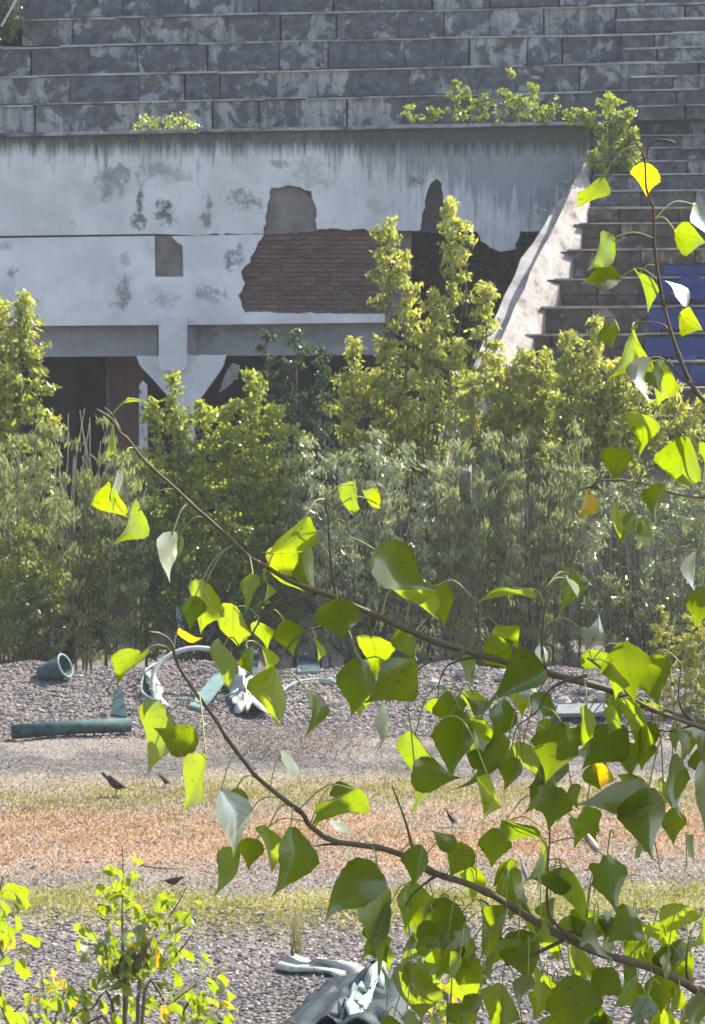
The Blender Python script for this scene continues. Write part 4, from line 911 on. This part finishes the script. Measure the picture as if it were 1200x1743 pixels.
branch([[(1000, 1120), (1040, 1150), (1080, 1190), (1130, 1215), (1200, 1240), (1290, 1275)], [(1105, 1240), (1140, 1245), (1180, 1235), (1205, 1240)], [(1160, 1130), (1155, 1180), (1160, 1205), (1180, 1230)], [(880, 1235), (915, 1210), (930, 1180), (960, 1160), (1000, 1150)]], 5.85, 6.05, [
    (1060, 1094, 1085, 1196, 96, 'd', -.04), (1100, 1118, 1118, 1205, 80, 'd', .03), (1000, 1106, 1045, 1136, 46, 'y', .02), (1040, 1130, 1048, 1194, 30, 'y', -.05), (962, 1232, 926, 1336, 90, 'd', -.03), (1064, 1238, 988, 1308, 84, 'd', -.05), (1082, 1188, 1090, 1296, 54, 'y', .04), (1100, 1228, 1088, 1300, 46, 'd', -.02),
    (1000, 1206, 990, 1276, 34, 'y'), (1046, 1202, 1038, 1254, 36, 'y', .02), (1030, 1296, 1018, 1345, 42, 'o', .06), (1106, 1350, 980, 1372, 66, 'd', -.03), (1104, 1343, 1102, 1466, 96, 'd', -.06), (1146, 1285, 1150, 1396, 54, 'd', .02), (1198, 1296, 1202, 1416, 76, 'd', -.03), (1072, 1318, 1078, 1356, 46, 'y', .04),
    (1150, 1240, 1152, 1320, 22, 'd', -.05), (960, 1290, 900, 1345, 52, 'd', .05), (950, 1340, 930, 1415, 66, 'd', .02), (925, 1330, 896, 1390, 40, 'd', .04), (1100, 1190, 1130, 1225, 30, 'y', .05), (1185, 1230, 1195, 1300, 44, 'd', .05), (990, 1240, 960, 1290, 50, 'd', .05), (1130, 1330, 1115, 1380, 40, 'y', .06)], .0065, 4.2)
EXB = [o for o in bpy.data.objects if o.name.startswith('branch') and o.parent == PT]
Rq = random.Random(21)
for k in range(115):
    b_ = EXB[1] if k % 3 else EXB[-1]
    for _ in range(50):
        x = Rq.uniform(620, 1210); y = Rq.uniform(1150, 1760)
        lim = 1500 if x < 760 else (1130 if x > 880 else 1170)
        hole = (740 < x < 900 and 1330 < y < 1420) or (1060 < x < 1210 and 1440 < y < 1560) or (640 < x < 720 and 1350 < y < 1420)
        if y > lim and not hole and (y > 1560 or Rq.random() < .6): break
    vb = [b_.matrix_basis.translation*0+Vector(v.co)+WL[b_] for v in list(b_.data.vertices)[::7]]
    an = math.pi/2+Rq.gauss(0, .55); ln = Rq.uniform(40, 70); ww_ = ln*Rq.uniform(.4, 1.0)
    q_ = min(vb, key=lambda p: (pix(p)[0]-x)**2+(pix(p)[1]-y)**2)
    add_leaf(b_, vb, x, y, x+math.cos(an)*ln, y+math.sin(an)*ln, ww_, 'y' if Rq.random() < .33 else 'd', q_.y, Rq.uniform(.04, .16), pet=.045)
# trunk outside the frame to the right, and unseen leaves added up-sun to shade the dark ones
tube('trunk', smoothpath([Vector((2.15, 6.7, -.1)), Vector((2.1, 6.6, 2)), Vector((2.1, 6.5, 4)), Vector((2.15, 6.4, 7)), Vector((2.2, 6.3, 10.6))]), [.12-.005*i for i in range(17)], M['bark'], PT, n=10)
SV = []; SF = []; SU = []; NSK = 0
e1 = S.cross(Vector((0, 0, 1))).normalized(); e2 = S.cross(e1).normalized()
bright = [l for l in LEAVES if l[2] != 'd']
for c, sz, kd in [l for l in LEAVES if l[2] == 'd']:
    t = .55
    while t < 3.2:
        x_, y_ = pix(c+S*t)
        if x_ > 1290 or y_ < -90: break
        t += .05
    for k in range(2):
        q = c+e1*R.uniform(-.012, .012)+e2*(R.uniform(-.01, .01))
        for bc_, bs, _ in bright:
            d = q-bc_; d = d-S*d.dot(S)
            if d.length < (.052) and d.length > 1e-4: q += d.normalized()*(.05-d.length)*.35
        if any(((q-b0)-S*(q-b0).dot(S)).length < .5*min(.06, b1)+.008 for b0, b1, _ in bright): NSK += 1; continue
        p = q+S*(t+k*.12+R.uniform(0, .1)); ln = max(.075, min(.105, sz*1.25)); an = R.uniform(0, 6.28)
        a = (e1*math.cos(an)+e2*math.sin(an)); sd = S.cross(a)
        v, f, u = leaf_vf(p-a*ln*.42, p+a*ln*.58, sd, ln*1.0, .1, .02, .03, 0, .1)
        n_ = len(SV); SV += v; SF += [tuple(i+n_ for i in g_) for g_ in f]; SU += u
mk('foliage', SV, SF, M['leaf'], PT, smooth=True, uv=SU, kind='stuff')  # added shade casters out of view, not leaves of a drawn branch

# unseen leaf masses added overhead and above the picture to cut sky light
cf = Fol()
def sky_block_leaves(n, y0, y1, zt):
    Yc = NR.uniform(y0, y1, n); X = NR.uniform(-5, 6, n)
    zb = np.where(Yc > 5.6, CAMZ+Yc*.085+.5, 6.3); Z = zb+(zt-zb)*NR.uniform(0, 1, n)
    cf.add(np.stack([X, Yc, Z], -1)+unit(n)*.2, unit(n)+np.array([0, 0, -.8]), unit(n)+np.array([0, 0, .8]), NR.uniform(.12, .24, n), NR.uniform(.11, .22, n), np.zeros(n, int))
sky_block_leaves(7000, 9.5, 13.0, 10.8); sky_block_leaves(5000, -4, 4.8, 9.5)
cf.build('crown', [M['leaf']], PT)
for k in range(7):
    yk = (-2.5, 0, 2.5, 10, 11, 12, 13)[k]; tube('unseen_bough', smoothpath([Vector((2.2, 6.3, 9.3+.15*k)), Vector((1.5, (6.3+yk)/2, 10.4)), Vector((-.5, yk, 9.4)), Vector((-3.5, yk+.5, 8.0))]), [.07-.004*i for i in range(13)], M['bark'], PT)  # unseen limbs added to carry the leaf masses
# ------------------------------------------------------------------ near saplings, lower left
def sapling(label, cx, cy, Y, stems, nleaf, lsz, region, seed, ocol=.15):
    rr = random.Random(seed); t = thing('poplar_sapling', label, 'tree', (P(cx, cy, Y).x, Y, 0), 'young poplars in the lower left')
    V = []; Fc = []; pts = []
    root = Vector((P(cx, cy, Y).x, Y, -.03))
    for s in stems:
        w3 = [P(x, y, Y+rr.uniform(-.15, .15)) for x, y in s]; w3.append(Vector((root.x+rr.uniform(-.1, .1), Y, -.03)))
        sp_ = smoothpath(w3, 5); rad = [.002+.010*(i/len(sp_))**1.5 for i in range(len(sp_))]
        v, f = tube_vf(sp_, rad, 6, len(V)); V += v; Fc += f; pts += [p for p in sp_ if -60 < pix(p)[1] < 1900]
    mk('stem', V, Fc, M['bark'], t, smooth=True)
    for k in range(nleaf):
        for _ in range(40):
            p = rr.choice(pts); x, y = pix(p); ang = rr.uniform(-1.0, math.pi+1.0); d = rr.uniform(12, 42)
            x += math.cos(ang)*d; y += math.sin(ang)*d*.7
            if region(x, y): break
        ln = lsz*rr.uniform(.6, 1.25); an = math.pi/2+rr.gauss(0, .7); wq = ln*rr.uniform(.35, 1.0)
        kd = 'o' if rr.random() < ocol*.25 else 'y'
        if rr.random() < .09: kd = 's'
        st = R.getstate(); add_leaf(t, [p], x, y, x+math.cos(an)*ln, y+math.sin(an)*ln, wq, kd, p.y, rr.uniform(-.15, .15))
    return t
def regA(x, y):
    top = np.interp(x, [60, 130, 160, 210, 245, 290, 340, 380, 400], [1700, 1560, 1500, 1440, 1440, 1520, 1530, 1600, 1700]); return 45 < x < 395 and y > top
sapling('slender young poplar with small backlit leaves and one orange leaf at its tip', 215, 1743, 16.0,
        [[(208, 1440), (210, 1500), (208, 1560), (210, 1640), (213, 1720)], [(318, 1510), (295, 1550), (262, 1590), (240, 1640), (214, 1720)], [(345, 1560), (320, 1600), (280, 1650), (235, 1700)], [(150, 1570), (170, 1610), (195, 1660), (212, 1720)], [(385, 1640), (340, 1670), (290, 1710), (240, 1760)],
         [(110, 1690), (150, 1720), (200, 1780)], [(370, 1700), (350, 1740), (300, 1790)], [(60, 1720), (120, 1760), (200, 1820)]], 270, 25, regA, 3)
sapling('bright leafy young poplar cut off by the left edge', -30, 1743, 12.0,
        [[(5, 1490), (-5, 1540), (-20, 1620), (-30, 1720)], [(25, 1590), (5, 1630), (-15, 1700)], [(40, 1710), (10, 1735), (-20, 1780)]], 46, 42, lambda x, y: x < 42 and y > 1490, 5)
sapling('low yellowing poplar shoots left of the slender young poplar', 75, 1743, 18.0, [[(70, 1650), (75, 1700), (80, 1780)], [(110, 1670), (105, 1720), (90, 1790)], [(40, 1700), (60, 1740), (80, 1800)], [(140, 1690), (120, 1740), (95, 1800)]], 40, 22, lambda x, y: 20 < x < 160 and y > 1640, 9, 1.2)
sapling('few bright poplar shoots low behind the large foreground leaves', 760, 1743, 15.0, [[(735, 1640), (745, 1700), (760, 1780)], [(770, 1660), (765, 1720), (762, 1790)], [(470, 1725), (600, 1790), (740, 1850)]], 16, 26, lambda x, y: y > 1625, 11, .6)

# ------------------------------------------------------------------ air
hb = [Vector((x, y, z)) for z in (-1, 31) for x, y in ((-60, -8), (60, -8), (60, 115), (-60, 115))]
hm = bpy.data.materials.new('thin_haze'); hm.use_nodes = True; hn = hm.node_tree
hn.nodes.remove(hn.nodes['Principled BSDF']); pv = hn.nodes.new('ShaderNodeVolumePrincipled')
pv.inputs['Color'].default_value = (.92, .95, 1, 1); pv.inputs['Density'].default_value = .0005; pv.inputs['Anisotropy'].default_value = .3
hn.links.new(pv.outputs[0], hn.nodes['Material Output'].inputs['Volume'])
hz_ = mk('haze', hb, [(0, 3, 2, 1), (4, 5, 6, 7), (0, 1, 5, 4), (1, 2, 6, 5), (2, 3, 7, 6), (3, 0, 4, 7)], hm, loc=(0, 0, 0))
tag(hz_, 'thin sunlit haze hanging over the whole ground', 'haze', kind='stuff')

print('SKIPPED', NSK, 'of', 2*len([l for l in LEAVES if l[2]=='d']), len(LEAVES))
